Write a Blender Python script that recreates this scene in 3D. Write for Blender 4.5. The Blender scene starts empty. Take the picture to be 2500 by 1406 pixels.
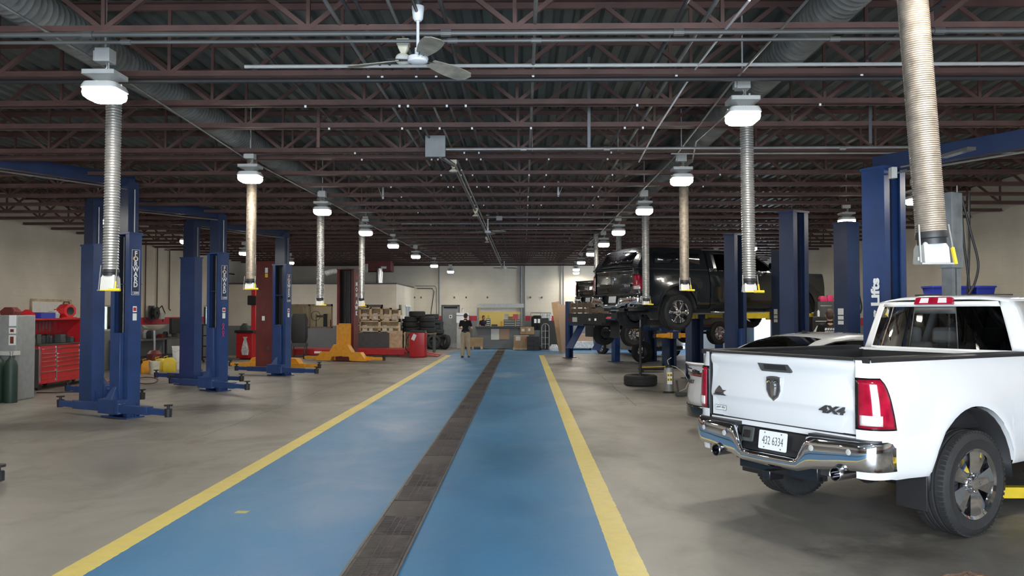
import bpy, bmesh, math, random
from mathutils import Vector, Matrix
random.seed(7)
C = bpy.context.scene.collection
PI = math.pi
# ---------------------------------------------------------------- camera
W_PX, H_PX, F_PX = 2500, 1406, 2040.0
CAM_H = 1.78
cam_d = bpy.data.cameras.new('camera'); cam = bpy.data.objects.new('camera', cam_d); C.objects.link(cam)
cam_d.sensor_width = 36.0; cam_d.lens = F_PX / W_PX * 36.0; cam_d.clip_end = 300
YAW = math.atan(28 / F_PX); PITCH = math.atan(59 / F_PX)
cam.location = (0, 0, CAM_H); cam.rotation_euler = (PI / 2 + PITCH, 0, YAW)
bpy.context.scene.camera = cam
CAM_R = Matrix.Rotation(YAW, 3, 'Z') @ Matrix.Rotation(PI / 2 + PITCH, 3, 'X')
def ray(px, py): return CAM_R @ Vector((px - W_PX / 2, H_PX / 2 - py, -F_PX))
def flr(px, py, z=0.0):                       # world point at height z seen at a pixel
    d = ray(px, py); t = (z - CAM_H) / d.z; return Vector((d.x * t, d.y * t, z))
def at(px, py, Y):                            # world point at hall depth Y
    d = ray(px, py); t = Y / d.y; return Vector((d.x * t, Y, CAM_H + d.z * t))
# ---------------------------------------------------------------- world, exposure
sc = bpy.context.scene
wd = bpy.data.worlds.new('sky'); sc.world = wd; wd.use_nodes = True
wn = wd.node_tree; wn.nodes.clear()
bg = wn.nodes.new('ShaderNodeBackground'); wo = wn.nodes.new('ShaderNodeOutputWorld')
bg.inputs[0].default_value = (0.80, 0.90, 1.0, 1); bg.inputs[1].default_value = 20.0
wn.links.new(bg.outputs[0], wo.inputs[0])
sc.view_settings.view_transform = 'Standard'; sc.view_settings.look = 'None'
sc.view_settings.gamma = 1.0; sc.view_settings.use_curve_mapping = False
sc.view_settings.exposure = 0.15
LAMP_E = 260.0
# daylight comes in through the open bay door behind the camera
pl = bpy.data.lights.new('door_daylight_portal', 'AREA'); pl.shape = 'RECTANGLE'; pl.size = 7.0; pl.size_y = 3.4
pl.cycles.is_portal = True
po = bpy.data.objects.new('door_daylight_portal', pl); C.objects.link(po)
po.location = (0.6, -2.95, 1.75); po.rotation_euler = (PI / 2, 0, PI)
po.rotation_euler = (-PI / 2, 0, PI)

# ---------------------------------------------------------------- mesh helpers
class MB:
    def __init__(s): s.v = []; s.f = []
    def add(s, vs, fs, m=None):
        n = len(s.v)
        for p in vs: s.v.append(tuple(m @ Vector(p)) if m else tuple(p))
        for f in fs: s.f.append(tuple(i + n for i in f))
        return s
    def box(s, x0, x1, y0, y1, z0, z1, m=None):
        return s.add([(x0,y0,z0),(x1,y0,z0),(x1,y1,z0),(x0,y1,z0),(x0,y0,z1),(x1,y0,z1),(x1,y1,z1),(x0,y1,z1)],
              [(0,3,2,1),(4,5,6,7),(0,1,5,4),(1,2,6,5),(2,3,7,6),(3,0,4,7)], m)
    def cbox(s, c, d, m=None): return s.box(c[0]-d[0]/2,c[0]+d[0]/2,c[1]-d[1]/2,c[1]+d[1]/2,c[2]-d[2]/2,c[2]+d[2]/2,m)
    def bar(s, a, b, w, h=None, up=(0,0,1)):           # rectangular bar from a to b
        h = h or w; a = Vector(a); b = Vector(b); d = (b-a); L = d.length; d.normalize()
        u = Vector(up)
        if abs(d.dot(u)) > .98: u = Vector((0,1,0))
        r = d.cross(u).normalized(); u = r.cross(d)
        vs = []
        for p in (a,b):
            for i,j in ((-1,-1),(1,-1),(1,1),(-1,1)): vs.append(p + r*i*w/2 + u*j*h/2)
        return s.add(vs,[(0,1,2,3),(7,6,5,4),(0,4,5,1),(1,5,6,2),(2,6,7,3),(3,7,4,0)])
    def tube(s, path, r, seg=10, caps=True):
        path = [Vector(p) for p in path]; rs = r if isinstance(r,(list,tuple)) else [r]*len(path)
        n0 = len(s.v); prev = None
        for i,p in enumerate(path):
            d = (path[min(i+1,len(path)-1)] - path[max(i-1,0)]).normalized()
            if prev is None:
                u = Vector((0,0,1)) if abs(d.z) < .9 else Vector((1,0,0)); prev = d.cross(u).normalized()
            prev = (prev - d*prev.dot(d)).normalized(); q = d.cross(prev)
            for k in range(seg):
                a = 2*PI*k/seg; s.v.append(tuple(p + (prev*math.cos(a)+q*math.sin(a))*rs[i]))
        for i in range(len(path)-1):
            for k in range(seg):
                a=n0+i*seg+k; b=n0+i*seg+(k+1)%seg; s.f.append((a,b,b+seg,a+seg))
        if caps:
            s.f.append(tuple(n0+k for k in range(seg))[::-1]); e=n0+(len(path)-1)*seg; s.f.append(tuple(e+k for k in range(seg)))
        return s
    def lathe(s, prof, seg=24, m=None, a0=0, a1=2*PI):    # prof [(r,z)], axis z
        n0=len(s.v); full = abs(a1-a0-2*PI)<1e-6; cols = seg if full else seg+1
        for r,z in prof:
            for k in range(cols):
                a=a0+(a1-a0)*k/seg; p=(r*math.cos(a),r*math.sin(a),z); s.v.append(tuple(m@Vector(p)) if m else p)
        for i in range(len(prof)-1):
            for k in range(seg):
                k2=(k+1)%cols; a=n0+i*cols+k; b=n0+i*cols+k2; s.f.append((a,b,b+cols,a+cols))
        return s
    def prism(s, poly, h0, h1, m=None):                 # polygon in xy extruded in z
        n=len(poly); vs=[(x,y,h0) for x,y in poly]+[(x,y,h1) for x,y in poly]
        fs=[tuple(range(n))[::-1],tuple(range(n,2*n))]+[(i,(i+1)%n,(i+1)%n+n,i+n) for i in range(n)]
        return s.add(vs,fs,m)
    def grid(s, rows, m=None, flip=False):
        n=len(rows[0]); vs=[p for r in rows for p in r]; fs=[]
        for i in range(len(rows)-1):
            for j in range(n-1):
                q=(i*n+j,i*n+j+1,(i+1)*n+j+1,(i+1)*n+j); fs.append(q[::-1] if flip else q)
        return s.add(vs,fs,m)
def obj(name, mb, mat, parent=None, smooth=35, bevel=0, solid=0, fix=True):
    me = bpy.data.meshes.new(name); me.from_pydata(mb.v, [], mb.f); me.update()
    if fix:
        bm = bmesh.new(); bm.from_mesh(me); bmesh.ops.remove_doubles(bm, verts=bm.verts, dist=1e-5)
        bmesh.ops.recalc_face_normals(bm, faces=bm.faces); bm.to_mesh(me); bm.free()
    if smooth:
        for p in me.polygons: p.use_smooth = True
        me.set_sharp_from_angle(angle=math.radians(smooth))
    if mat: me.materials.append(mat)
    o = bpy.data.objects.new(name, me); C.objects.link(o)
    if parent is not None: o.parent = parent
    if solid:
        md = o.modifiers.new('solid','SOLIDIFY'); md.thickness = abs(solid); md.offset = -1 if solid > 0 else 1
    if bevel:
        md = o.modifiers.new('bevel','BEVEL'); md.width = bevel; md.segments = 2; md.limit_method='ANGLE'; md.angle_limit=math.radians(40)
    return o
def tag(o, label, cat, group=None, kind=None):
    o['label'] = label; o['category'] = cat
    if group: o['group'] = group
    if kind: o['kind'] = kind
    return o
def thing(name, label, cat, loc=(0,0,0), rz=0, group=None):
    o = bpy.data.objects.new(name, None); C.objects.link(o); o.empty_display_size = .2
    o.location = loc; o.rotation_euler = (0,0,rz); return tag(o, label, cat, group)
def struct(name, mb, mat, parent=None, **k):
    o = obj(name, mb, mat, parent, **k)
    if parent is None: o['kind'] = 'structure'
    return o
def copy_tree(o, parent=None):
    c = o.copy(); C.objects.link(c)
    if parent is not None: c.parent = parent
    for ch in list(o.children): copy_tree(ch, c)
    return c
def dup(root, loc, rz=None, label=None, group=None, cat=None):
    r = copy_tree(root); r.location = loc
    if rz is not None: r.rotation_euler = (0,0,rz)
    if label: r['label'] = label
    if group: r['group'] = group
    if cat: r['category'] = cat
    return r
_fc = {}
def text_mb(s, size, m, depth=0.002, bold=0.0, xs=1.0, shear=0.0, align='CENTER'):
    cu = bpy.data.curves.new('txt','FONT'); cu.body = s; cu.size = size; cu.extrude = depth; cu.offset = bold
    cu.align_x = align; cu.align_y = 'CENTER'; cu.shear = shear; cu.resolution_u = 3
    o = bpy.data.objects.new('txt', cu); C.objects.link(o)
    dg = bpy.context.evaluated_depsgraph_get(); me = bpy.data.meshes.new_from_object(o.evaluated_get(dg))
    mb = MB(); mb.add([(v.co.x*xs, v.co.y, v.co.z) for v in me.vertices], [tuple(p.vertices) for p in me.polygons], m)
    bpy.data.objects.remove(o); bpy.data.curves.remove(cu); bpy.data.meshes.remove(me)
    return mb
def frame(o, x, y):                                   # matrix: local x->x, y->y at origin o
    x=Vector(x).normalized(); y=Vector(y).normalized(); z=x.cross(y)
    m=Matrix((x,y,z)).transposed().to_4x4(); m.translation=Vector(o); return m

# ---------------------------------------------------------------- materials
def nt(name):
    m = bpy.data.materials.new(name); m.use_nodes = True; t = m.node_tree; return m, t, t.nodes['Principled BSDF']
def mat(name, col, rough=.5, metal=0, coat=0, var=0, vs=8, bump=0, bs=60, emit=0, spec=.5, dirt=None, ds=3, dt=.55):
    m,t,b = nt(name); N=t.nodes; L=t.links
    b.inputs['Base Color'].default_value=(*col,1); b.inputs['Roughness'].default_value=rough
    b.inputs['Metallic'].default_value=metal; b.inputs['Coat Weight'].default_value=coat; b.inputs['Coat Roughness'].default_value=.04
    b.inputs['Specular IOR Level'].default_value=spec
    if emit:
        b.inputs['Emission Color'].default_value=(*col,1); b.inputs['Emission Strength'].default_value=emit
    tc=N.new('ShaderNodeTexCoord')
    if var or dirt:
        nz=N.new('ShaderNodeTexNoise'); nz.inputs['Scale'].default_value=vs; nz.inputs['Detail'].default_value=6
        L.new(tc.outputs['Object'],nz.inputs['Vector'])
        mr=N.new('ShaderNodeMapRange'); mr.inputs[1].default_value=.3; mr.inputs[2].default_value=.7
        mr.inputs[3].default_value=1-var; mr.inputs[4].default_value=1+var; L.new(nz.outputs[0],mr.inputs[0])
        mx=N.new('ShaderNodeMix'); mx.data_type='RGBA'; mx.blend_type='MULTIPLY'; mx.inputs[0].default_value=1
        mx.inputs[6].default_value=(*col,1); L.new(mr.outputs[0],mx.inputs[7]); out=mx.outputs[2]
        if dirt:
            n2=N.new('ShaderNodeTexNoise'); n2.inputs['Scale'].default_value=ds; n2.inputs['Detail'].default_value=8; n2.inputs['Roughness'].default_value=.7
            L.new(tc.outputs['Object'],n2.inputs['Vector'])
            r2=N.new('ShaderNodeMapRange'); r2.inputs[1].default_value=dt; r2.inputs[2].default_value=dt+.15; L.new(n2.outputs[0],r2.inputs[0])
            m2=N.new('ShaderNodeMix'); m2.data_type='RGBA'; L.new(r2.outputs[0],m2.inputs[0]); L.new(out,m2.inputs[6]); m2.inputs[7].default_value=(*dirt,1); out=m2.outputs[2]
        L.new(out,b.inputs['Base Color'])
    if bump:
        nb=N.new('ShaderNodeTexNoise'); nb.inputs['Scale'].default_value=bs; nb.inputs['Detail'].default_value=3; L.new(tc.outputs['Object'],nb.inputs['Vector'])
        bp=N.new('ShaderNodeBump'); bp.inputs['Strength'].default_value=bump; bp.inputs['Distance'].default_value=.01
        L.new(nb.outputs[0],bp.inputs['Height']); L.new(bp.outputs[0],b.inputs['Normal'])
    return m
M = {}
M['blue']   = mat('lift_blue_paint',(.020,.052,.165),.34,var=.15,vs=3,dirt=(.02,.035,.09),ds=5,dt=.6)
M['bluedk'] = mat('dark_blue_paint',(.016,.032,.085),.4,var=.15,vs=3)
M['maroon'] = mat('maroon_paint',(.14,.022,.02),.5,var=.2,vs=3,dirt=(.06,.03,.025),ds=4,dt=.6)
M['orange'] = mat('orange_yellow_paint',(.75,.33,.02),.45,var=.1,dirt=(.3,.14,.02),ds=6,dt=.62)
M['yellow'] = mat('yellow_paint',(.72,.52,.03),.45,var=.1)
M['red']    = mat('red_enamel',(.52,.02,.025),.3,var=.1,dirt=(.25,.02,.02),ds=4,dt=.62)
M['redbr']  = mat('bright_red_paint',(.72,.03,.04),.35)
M['black']  = mat('black_plastic',(.018,.018,.02),.5,bump=.05)
M['blackgl']= mat('gloss_black',(.01,.01,.012),.12,coat=.5)
M['rubber'] = mat('tyre_rubber',(.022,.022,.023),.75,var=.2,vs=20,bump=.15,bs=120)
M['steel']  = mat('galvanised_steel',(.34,.34,.33),.48,metal=.7,var=.15,vs=5)
M['steeldk']= mat('dark_steel',(.12,.12,.13),.45,metal=.7,var=.2)
M['chrome'] = mat('chrome',(.86,.87,.9),.06,metal=1)
M['chromed']= mat('dull_chrome',(.6,.6,.62),.16,metal=1)
M['white']  = mat('white_paint',(.82,.83,.85),.35)
M['plate']  = mat('plate_white',(.85,.87,.86),.4)
M['truckw'] = mat('white_car_paint',(.80,.81,.83),.25,coat=1)
M['truckd'] = mat('charcoal_car_paint',(.016,.019,.022),.22,coat=1)
M['truckk'] = mat('black_car_paint',(.010,.011,.012),.2,coat=1)
M['grey']   = mat('grey_paint',(.25,.26,.26),.5,var=.1)
M['greydk'] = mat('dark_grey_paint',(.06,.065,.065),.5,var=.15)
M['greylt'] = mat('light_grey_paint',(.5,.5,.48),.5,var=.08)
M['cream']  = mat('cream_enamel',(.66,.62,.48),.4,var=.08)
M['card']   = mat('cardboard',(.42,.27,.15),.85,var=.12,vs=4,bump=.08)
M['wood']   = mat('pale_pallet_wood',(.55,.42,.26),.75,var=.25,vs=7)
M['woodbr'] = mat('weathered_brown_wood',(.20,.14,.10),.8,var=.25,vs=7)
M['skin']   = mat('skin',(.62,.36,.26),.55)
M['hair']   = mat('brown_hair',(.05,.03,.02),.7)
M['hairs']  = mat('short_brown_hair',(.075,.05,.038),.9)
M['tee']    = mat('black_cotton',(.008,.008,.01),.9,bump=.2,bs=30)
M['khaki']  = mat('khaki_cotton',(.44,.35,.24),.9,var=.08,bump=.2,bs=30)
M['film']   = mat('clear_plastic_film',(.6,.6,.6),.12,var=.3,vs=14,bump=.8,bs=14)
M['tan']    = mat('tan_panel',(.45,.30,.2),.7)
M['bluebr'] = mat('bright_blue_plastic',(.03,.05,.42),.4)
M['green']  = mat('dark_green_paint',(.015,.035,.026),.5,var=.15)
M['paper']  = mat('paper',(.75,.74,.70),.8,var=.05)
M['pink']   = mat('pink_enamel',(.75,.05,.18),.45)
M['towel']  = mat('grey_cloth',(.5,.5,.5),.95,bump=.3,bs=40)
M['ceram']  = mat('translucent_plastic_jug',(.6,.57,.45),.45)
M['hose']   = mat('corrugated_steel_hose',(.42,.41,.39),.35,metal=.7,var=.15,vs=12)
M['pipe']   = mat('dull_pipe',(.13,.13,.125),.55,metal=.4,var=.15,vs=3)
M['hosebr'] = mat('brown_wire_hose',(.27,.225,.18),.5,metal=.35,var=.25,vs=20)
M['duct']   = mat('spiral_duct_steel',(.20,.20,.19),.5,metal=.3,var=.2,vs=6)
M['joist']  = mat('primer_red_steel',(.100,.050,.042),.6,var=.25,vs=4)
M['deck']   = mat('painted_roof_deck',(.105,.12,.112),.5,metal=.2,var=.2,vs=2)
M['lensred']= mat('red_lens',(.36,.006,.03),.12,coat=1,var=.45,vs=9)
M['lensw']  = mat('clear_lens',(.8,.75,.75),.1,coat=1)
M['lamp']   = mat('lamp_lens_lit',(1,.95,.84),.3,emit=LAMP_E)
M['lampring'] = mat('lamp_prismatic_rim',(1,.93,.78),.3,emit=9)
M['ltube']  = mat('lit_tube',(1,.93,.8),.3,emit=35)
M['frost']  = mat('fixture_glass',(.75,.75,.72),.15)
M['copper'] = mat('rusty_pipe',(.12,.07,.045),.6,metal=.3)
M['seat']   = mat('grey_seat_fabric',(.30,.305,.31),.9)
def glass(name, tint, refl=.08):
    m,t,b = nt(name); N=t.nodes; L=t.links; N.remove(b); o=N['Material Output']
    tr=N.new('ShaderNodeBsdfTransparent'); tr.inputs[0].default_value=(*tint,1)
    gl=N.new('ShaderNodeBsdfGlossy'); gl.inputs['Roughness'].default_value=.02
    fr=N.new('ShaderNodeFresnel'); fr.inputs[0].default_value=1.5
    mx=N.new('ShaderNodeMixShader'); L.new(fr.outputs[0],mx.inputs[0]); L.new(tr.outputs[0],mx.inputs[1]); L.new(gl.outputs[0],mx.inputs[2]); L.new(mx.outputs[0],o.inputs[0]); return m
M['glassd'] = glass('dark_tinted_glass',(.035,.04,.045))
M['glassm'] = glass('smoked_glass',(.42,.44,.45))
M['glassc'] = glass('clear_glass',(.85,.88,.88))
M['sleeve']=mat('weathered_grey_steel',(.22,.25,.28),.5,metal=.4,var=.25,vs=5)
M['dirtp']=mat('brown_dirt',(.16,.10,.07),.95,var=.4,vs=30,bump=.6,bs=60)
M['tapey']=mat('faded_yellow_tape',(.5,.42,.14),.7)
# ================================================================ the room
XL, XR, YB, YF, ZD = -12.8, 10.6, 41.3, -3.0, 4.72     # walls, roof deck height
ZC = CAM_H + 2.23                                       # underside of joists
def floor_mat():
    m,t,b = nt('painted_concrete_floor'); N=t.nodes; L=t.links
    tc=N.new('ShaderNodeTexCoord'); sp=N.new('ShaderNodeSeparateXYZ'); L.new(tc.outputs['Object'],sp.inputs[0])
    def noise(s,d=6,r=.6,dist=0,src=None):
        n=N.new('ShaderNodeTexNoise'); n.inputs['Scale'].default_value=s; n.inputs['Detail'].default_value=d; n.inputs['Roughness'].default_value=r; n.inputs['Distortion'].default_value=dist
        L.new(src or tc.outputs['Object'],n.inputs['Vector']); return n.outputs[0]
    def rng(x,a,b_,c=0,d=1):
        r=N.new('ShaderNodeMapRange'); r.inputs[1].default_value=a; r.inputs[2].default_value=b_; r.inputs[3].default_value=c; r.inputs[4].default_value=d; L.new(x,r.inputs[0]); return r.outputs[0]
    def mth(op,a,b_=None):
        n=N.new('ShaderNodeMath'); n.operation=op
        for i,x in enumerate((a,b_)):
            if x is None: continue
            if isinstance(x,(int,float)): n.inputs[i].default_value=x
            else: L.new(x,n.inputs[i])
        return n.outputs[0]
    def mix(f,a,b_,bl='MIX'):
        n=N.new('ShaderNodeMix'); n.data_type='RGBA'; n.blend_type=bl
        for i,x in ((0,f),(6,a),(7,b_)):
            if isinstance(x,(int,float)): n.inputs[i].default_value=x
            elif isinstance(x,tuple): n.inputs[i].default_value=(*x,1)
            else: L.new(x,n.inputs[i])
        return n.outputs[2]
    X,Y=sp.outputs[0],sp.outputs[1]
    mp=N.new('ShaderNodeMapping'); mp.inputs['Scale'].default_value=(.85,.6,1); L.new(tc.outputs['Object'],mp.inputs[0])
    streak=noise(.9,7,.62,.5,mp.outputs[0]); fine=noise(9,6,.7); big=noise(.35,4,.6)
    con=mix(rng(big,.3,.7),(.195,.182,.162),(.27,.253,.226))
    con=mix(rng(streak,.50,.72,0,.75),con,(.13,.118,.104))
    con=mix(rng(fine,.62,.74,0,.5),con,(.12,.11,.10))
    def stain(x0,y0,rx,ry,amt):
        a=mth('DIVIDE',mth('SUBTRACT',X,x0),rx); c=mth('DIVIDE',mth('SUBTRACT',Y,y0),ry); d=mth('SQRT',mth('ADD',mth('MULTIPLY',a,a),mth('MULTIPLY',c,c)))
        return rng(mth('ADD',d,rng(noise(1.8,5,.7),.3,.7,-.45,.45)),.55,1.05,amt,0)
    for q in ((3.9,6.3,1.5,1.1,.72),(2.9,5.9,1.0,.6,.5),(-5.6,15.6,1.1,.9,.6),(-7.2,13.0,1.6,.7,.5),(3.0,25.0,1.3,.9,.6),(2.6,21.0,.9,.5,.5),(-9.5,19.5,1.5,1.5,.6),(-5.2,29.0,1.2,.8,.5),(2.6,4.2,.6,.4,.3)):
        con=mix(stain(*q),con,(.055,.052,.05))
    nb=rng(fine,.35,.65,-.004,.004); Xn=mth('ADD',X,nb); Yn=mth('ADD',Y,nb)
    blu=mix(rng(streak,.3,.7),(.028,.140,.30),(.042,.19,.385)); blu=mix(rng(big,.35,.65,0,.45),blu,(.070,.20,.335))
    blu=mix(rng(fine,.66,.76,0,.6),blu,(.06,.11,.17))
    scuff=noise(22,4,.8); yel=mix(rng(fine,.4,.68,0,.55),(.66,.53,.13),(.50,.42,.18)); yel=mix(rng(scuff,.62,.7,0,.5),yel,(.3,.27,.2))
    def band(v,a,b_): return mth('MULTIPLY',mth('GREATER_THAN',v,a),mth('LESS_THAN',v,b_))
    lane=mth('MULTIPLY',band(Xn,-3.19,.85),mth('LESS_THAN',Y,38.5))
    cross=mth('MULTIPLY',mth('GREATER_THAN',Yn,35.6),mth('GREATER_THAN',Xn,-3.0)); 
    bm_=mth('MAXIMUM',lane,cross)
    yb=mth('MULTIPLY',mth('MAXIMUM',band(Xn,-3.19,-2.98),band(Xn,.64,.85)),mth('LESS_THAN',Yn,34.6))
    col=mix(bm_,con,blu); col=mix(yb,col,yel)
    col=mix(mth('MULTIPLY',stain(-.48,23.7,.55,1.0,.8),rng(scuff,.45,.62)),col,(.42,.46,.46))
    # thin sawn joints and cracks
    wv=noise(.6,3,.6); 
    def crack(ax,pos,w,amp,lo,hi,other):
        d=mth('ABSOLUTE',mth('SUBTRACT',mth('ADD',ax,rng(wv,.3,.7,-amp,amp)),pos))
        return mth('MULTIPLY',mth('LESS_THAN',d,w),band(other,lo,hi))
    cr=crack(X,-4.6,.010,.05,12,30,Y)
    for a in (crack(Y,12.6,.010,.25,-3.6,-1.2,X),crack(X,2.15,.012,.035,16,34,Y),crack(Y,21.0,.010,.05,-12,-3.2,X)): cr=mth('MAXIMUM',cr,a)
    col=mix(mth('MULTIPLY',cr,.75),col,(.05,.05,.05))
    L.new(col,b.inputs['Base Color'])
    L.new(rng(streak,.3,.7,.36,.6),b.inputs['Roughness'])
    bp=N.new('ShaderNodeBump'); bp.inputs['Strength'].default_value=.12; bp.inputs['Distance'].default_value=.02; L.new(fine,bp.inputs['Height']); L.new(bp.outputs[0],b.inputs['Normal'])
    return m
def wall_mat(name, axis, top=(.70,.64,.53), low=(.20,.21,.215), stripe=True):
    m,t,b = nt(name); N=t.nodes; L=t.links
    tc=N.new('ShaderNodeTexCoord'); sp=N.new('ShaderNodeSeparateXYZ'); L.new(tc.outputs['Object'],sp.inputs[0])
    cb=N.new('ShaderNodeCombineXYZ'); L.new(sp.outputs[axis],cb.inputs[0]); L.new(sp.outputs[2],cb.inputs[1])
    br=N.new('ShaderNodeTexBrick'); L.new(cb.outputs[0],br.inputs['Vector']); br.inputs['Scale'].default_value=1
    br.inputs['Brick Width'].default_value=.4; br.inputs['Row Height'].default_value=.2; br.inputs['Mortar Size'].default_value=.006; br.inputs['Mortar Smooth'].default_value=.4
    br.inputs['Color1'].default_value=(1,1,1,1); br.inputs['Color2'].default_value=(.985,.985,.985,1); br.inputs['Mortar'].default_value=(.92,.915,.90,1)
    nz=N.new('ShaderNodeTexNoise'); nz.inputs['Scale'].default_value=.9; nz.inputs['Detail'].default_value=6; L.new(tc.outputs['Object'],nz.inputs['Vector'])
    def gt(v):
        n=N.new('ShaderNodeMath'); n.operation='GREATER_THAN'; n.inputs[1].default_value=v; L.new(sp.outputs[2],n.inputs[0]); return n.outputs[0]
    def mix(f,a,b_,bl='MIX'):
        n=N.new('ShaderNodeMix'); n.data_type='RGBA'; n.blend_type=bl
        for i,x in ((0,f),(6,a),(7,b_)):
            if isinstance(x,(int,float)): n.inputs[i].default_value=x
            elif isinstance(x,tuple): n.inputs[i].default_value=(*x,1)
            else: L.new(x,n.inputs[i])
        return n.outputs[2]
    c=mix(gt(1.36),low,(.50,.035,.055)) if stripe else low
    c=mix(gt(1.60 if stripe else 1.2),c,top)
    r=N.new('ShaderNodeMapRange'); r.inputs[1].default_value=.3; r.inputs[2].default_value=.75; r.inputs[3].default_value=1.04; r.inputs[4].default_value=.84; L.new(nz.outputs[0],r.inputs[0])
    c=mix(1.0,c,r.outputs[0],'MULTIPLY'); c=mix(1.0,c,br.outputs[0],'MULTIPLY')
    L.new(c,b.inputs['Base Color']); b.inputs['Roughness'].default_value=.6
    bp=N.new('ShaderNodeBump'); bp.inputs['Strength'].default_value=.25; bp.inputs['Distance'].default_value=.006; L.new(br.outputs[0],bp.inputs['Height']); L.new(bp.outputs[0],b.inputs['Normal'])
    return m
struct('floor', MB().box(XL-.3,XR+.3,YF-4,YB+5,-.2,0), floor_mat(), smooth=0)
Wx = wall_mat('block_wall_side',1); Wy = wall_mat('block_wall_end',0)
WIN=((25.1,26.3,1.2,2.0),(33.3,34.6,1.25,2.05))
b=MB(); y=YF
for y0,y1,z0,z1 in WIN:
    b.box(XL-.25,XL,y,y0,0,ZD); b.box(XL-.25,XL,y0,y1,0,z0); b.box(XL-.25,XL,y0,y1,z1,ZD); y=y1
b.box(XL-.25,XL,y,YB,0,ZD)
struct('wall_left', b, Wx, smooth=0)
for i,(y0,y1,z0,z1) in enumerate(WIN):
    b=MB(); w=.05
    for q in ((y0,y0+w,z0,z1),(y1-w,y1,z0,z1),(y0,y1,z0,z0+w),(y0,y1,z1-w,z1),((y0+y1)/2-.02,(y0+y1)/2+.02,z0,z1)): b.box(XL-.15,XL-.08,*q)
    wn_=struct('window_%d'%(i+1), b, M['greylt'], smooth=0)
    obj('pane',MB().box(XL-.12,XL-.11,y0+w,y1-w,z0+w,z1-w),M['glassc'],wn_,smooth=0)
# right wall with an open bay door far back
b=MB(); b.box(XR,XR+.25,YF,35.0,0,ZD); b.box(XR,XR+.25,38.6,YB,0,ZD); b.box(XR,XR+.25,35.0,38.6,3.0,ZD)
struct('wall_right', b, Wx, smooth=0)
pr2 = bpy.data.lights.new('bay_daylight_portal','AREA'); pr2.shape='RECTANGLE'; pr2.size=3.0; pr2.size_y=3.6; pr2.cycles.is_portal=True
p2=bpy.data.objects.new('bay_daylight_portal',pr2); C.objects.link(p2); p2.location=(XR+.2,36.8,1.5); p2.rotation_euler=(0,PI/2,0)
# wall behind the camera with the open bay door the photographer stands in
b=MB(); b.box(XL,-2.9,YF-.25,YF,0,ZD); b.box(4.1,XR,YF-.25,YF,0,ZD); b.box(-2.9,4.1,YF-.25,YF,3.5,ZD)
struct('wall_front', b, Wy, smooth=0)
# pilasters on the right wall
for i,y in enumerate((13.0,20.5,27.5,34.5)):
    struct('trim_%d'%(i+1), MB().box(XR-.35,XR,y-.4,y+.4,0,ZD), Wx, smooth=0)
# back wall: parts-counter opening and a door recess
ox0,oz0=-2.25,1.07; ox1,oz1=-.02,2.17; dx0,dx1,dz=-4.06,-3.15,2.14
b=MB(); Y0,Y1=YB,YB+.25
b.box(XL,dx0,Y0,Y1,0,ZD); b.box(dx0,dx1,Y0,Y1,dz,ZD); b.box(dx1,ox0,Y0,Y1,0,ZD); b.box(ox0,ox1,Y0,Y1,0,oz0); b.box(ox0,ox1,Y0,Y1,oz1,ZD); b.box(ox1,XR,Y0,Y1,0,ZD)
struct('wall_back', b, Wy, smooth=0)
# parts room behind the counter
pm=mat('parts_room_yellow_wall',(.62,.50,.18),.7)
b=MB(); b.box(-4.5,2,YB+3.6,YB+3.7,0,2.9); b.box(-4.6,-4.5,YB+.25,YB+3.7,0,2.9); b.box(2,2.1,YB+.25,YB+3.7,0,2.9); b.box(-4.6,2.1,YB+.25,YB+3.7,2.9,3.0)
struct('wall_parts_room', b, pm, smooth=0)
# roof deck: trapezoidal ribs running away from the camera
b=MB(); x=XL; pts=[]
while x<XR:
    pts += [(x,ZD),(x+.09,ZD),(x+.12,ZD+.05),(x+.17,ZD+.05),(x+.20,ZD)]; x+=.20
rows=[[(px,yy,pz) for px,pz in pts] for yy in (YF,YB+.2)]
b.grid(rows); n=len(b.v); b.box(XL,XR,YF,YB+.2,ZD+.07,ZD+.12)
struct('ceiling', b, M['deck'], smooth=0)
# ---------------------------------------------------------------- open-web joists
NODE=1.65
def joist_mb():
    b=MB(); zt=ZD-.03; zb=ZC+.03
    for s in (-1,1):
        b.box(XL+.02,XR-.02,s*.012-.004+s*.03-.03,s*.012+.004+s*.03+.03,zb-.03,zb-.024)
        b.box(XL+.02,XR-.02,s*.012-.004,s*.012+.004,zb-.03,zb+.035)
        b.box(XL+.02,XR-.02,s*.012-.004+s*.03-.03,s*.012+.004+s*.03+.03,zt+.022,zt+.028)
        b.box(XL+.02,XR-.02,s*.012-.004,s*.012+.004,zt-.035,zt+.028)
    k0=int((XL+.07)/NODE)-1
    for k in range(k0,12):
        x=-.07+k*NODE
        for dx in (-NODE/2,NODE/2):
            if XL+.05<x+dx<XR-.05 and XL+.05<x<XR-.05: b.bar((x,0,zb),(x+dx,0,zt),.038,.038,up=(0,1,0))
        if XL+.1<x<XR-.1: b.bar((x,0,zb),(x,0,zt),.03,.03)
    return b
jy=[3.0,4.2,5.4,6.6,7.85,8.95,10.05,11.6,12.1]+[13.5+1.27*i for i in range(22)]
j0=None
for i,y in enumerate(jy):
    if j0 is None: j0=obj('roof_joist',joist_mb(),M['joist'],smooth=0,fix=False); o=j0
    else: o=j0.copy(); C.objects.link(o)
    o.location=(0,y,0); o['kind']='structure'; o['group']='open web roof joists'
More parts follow.
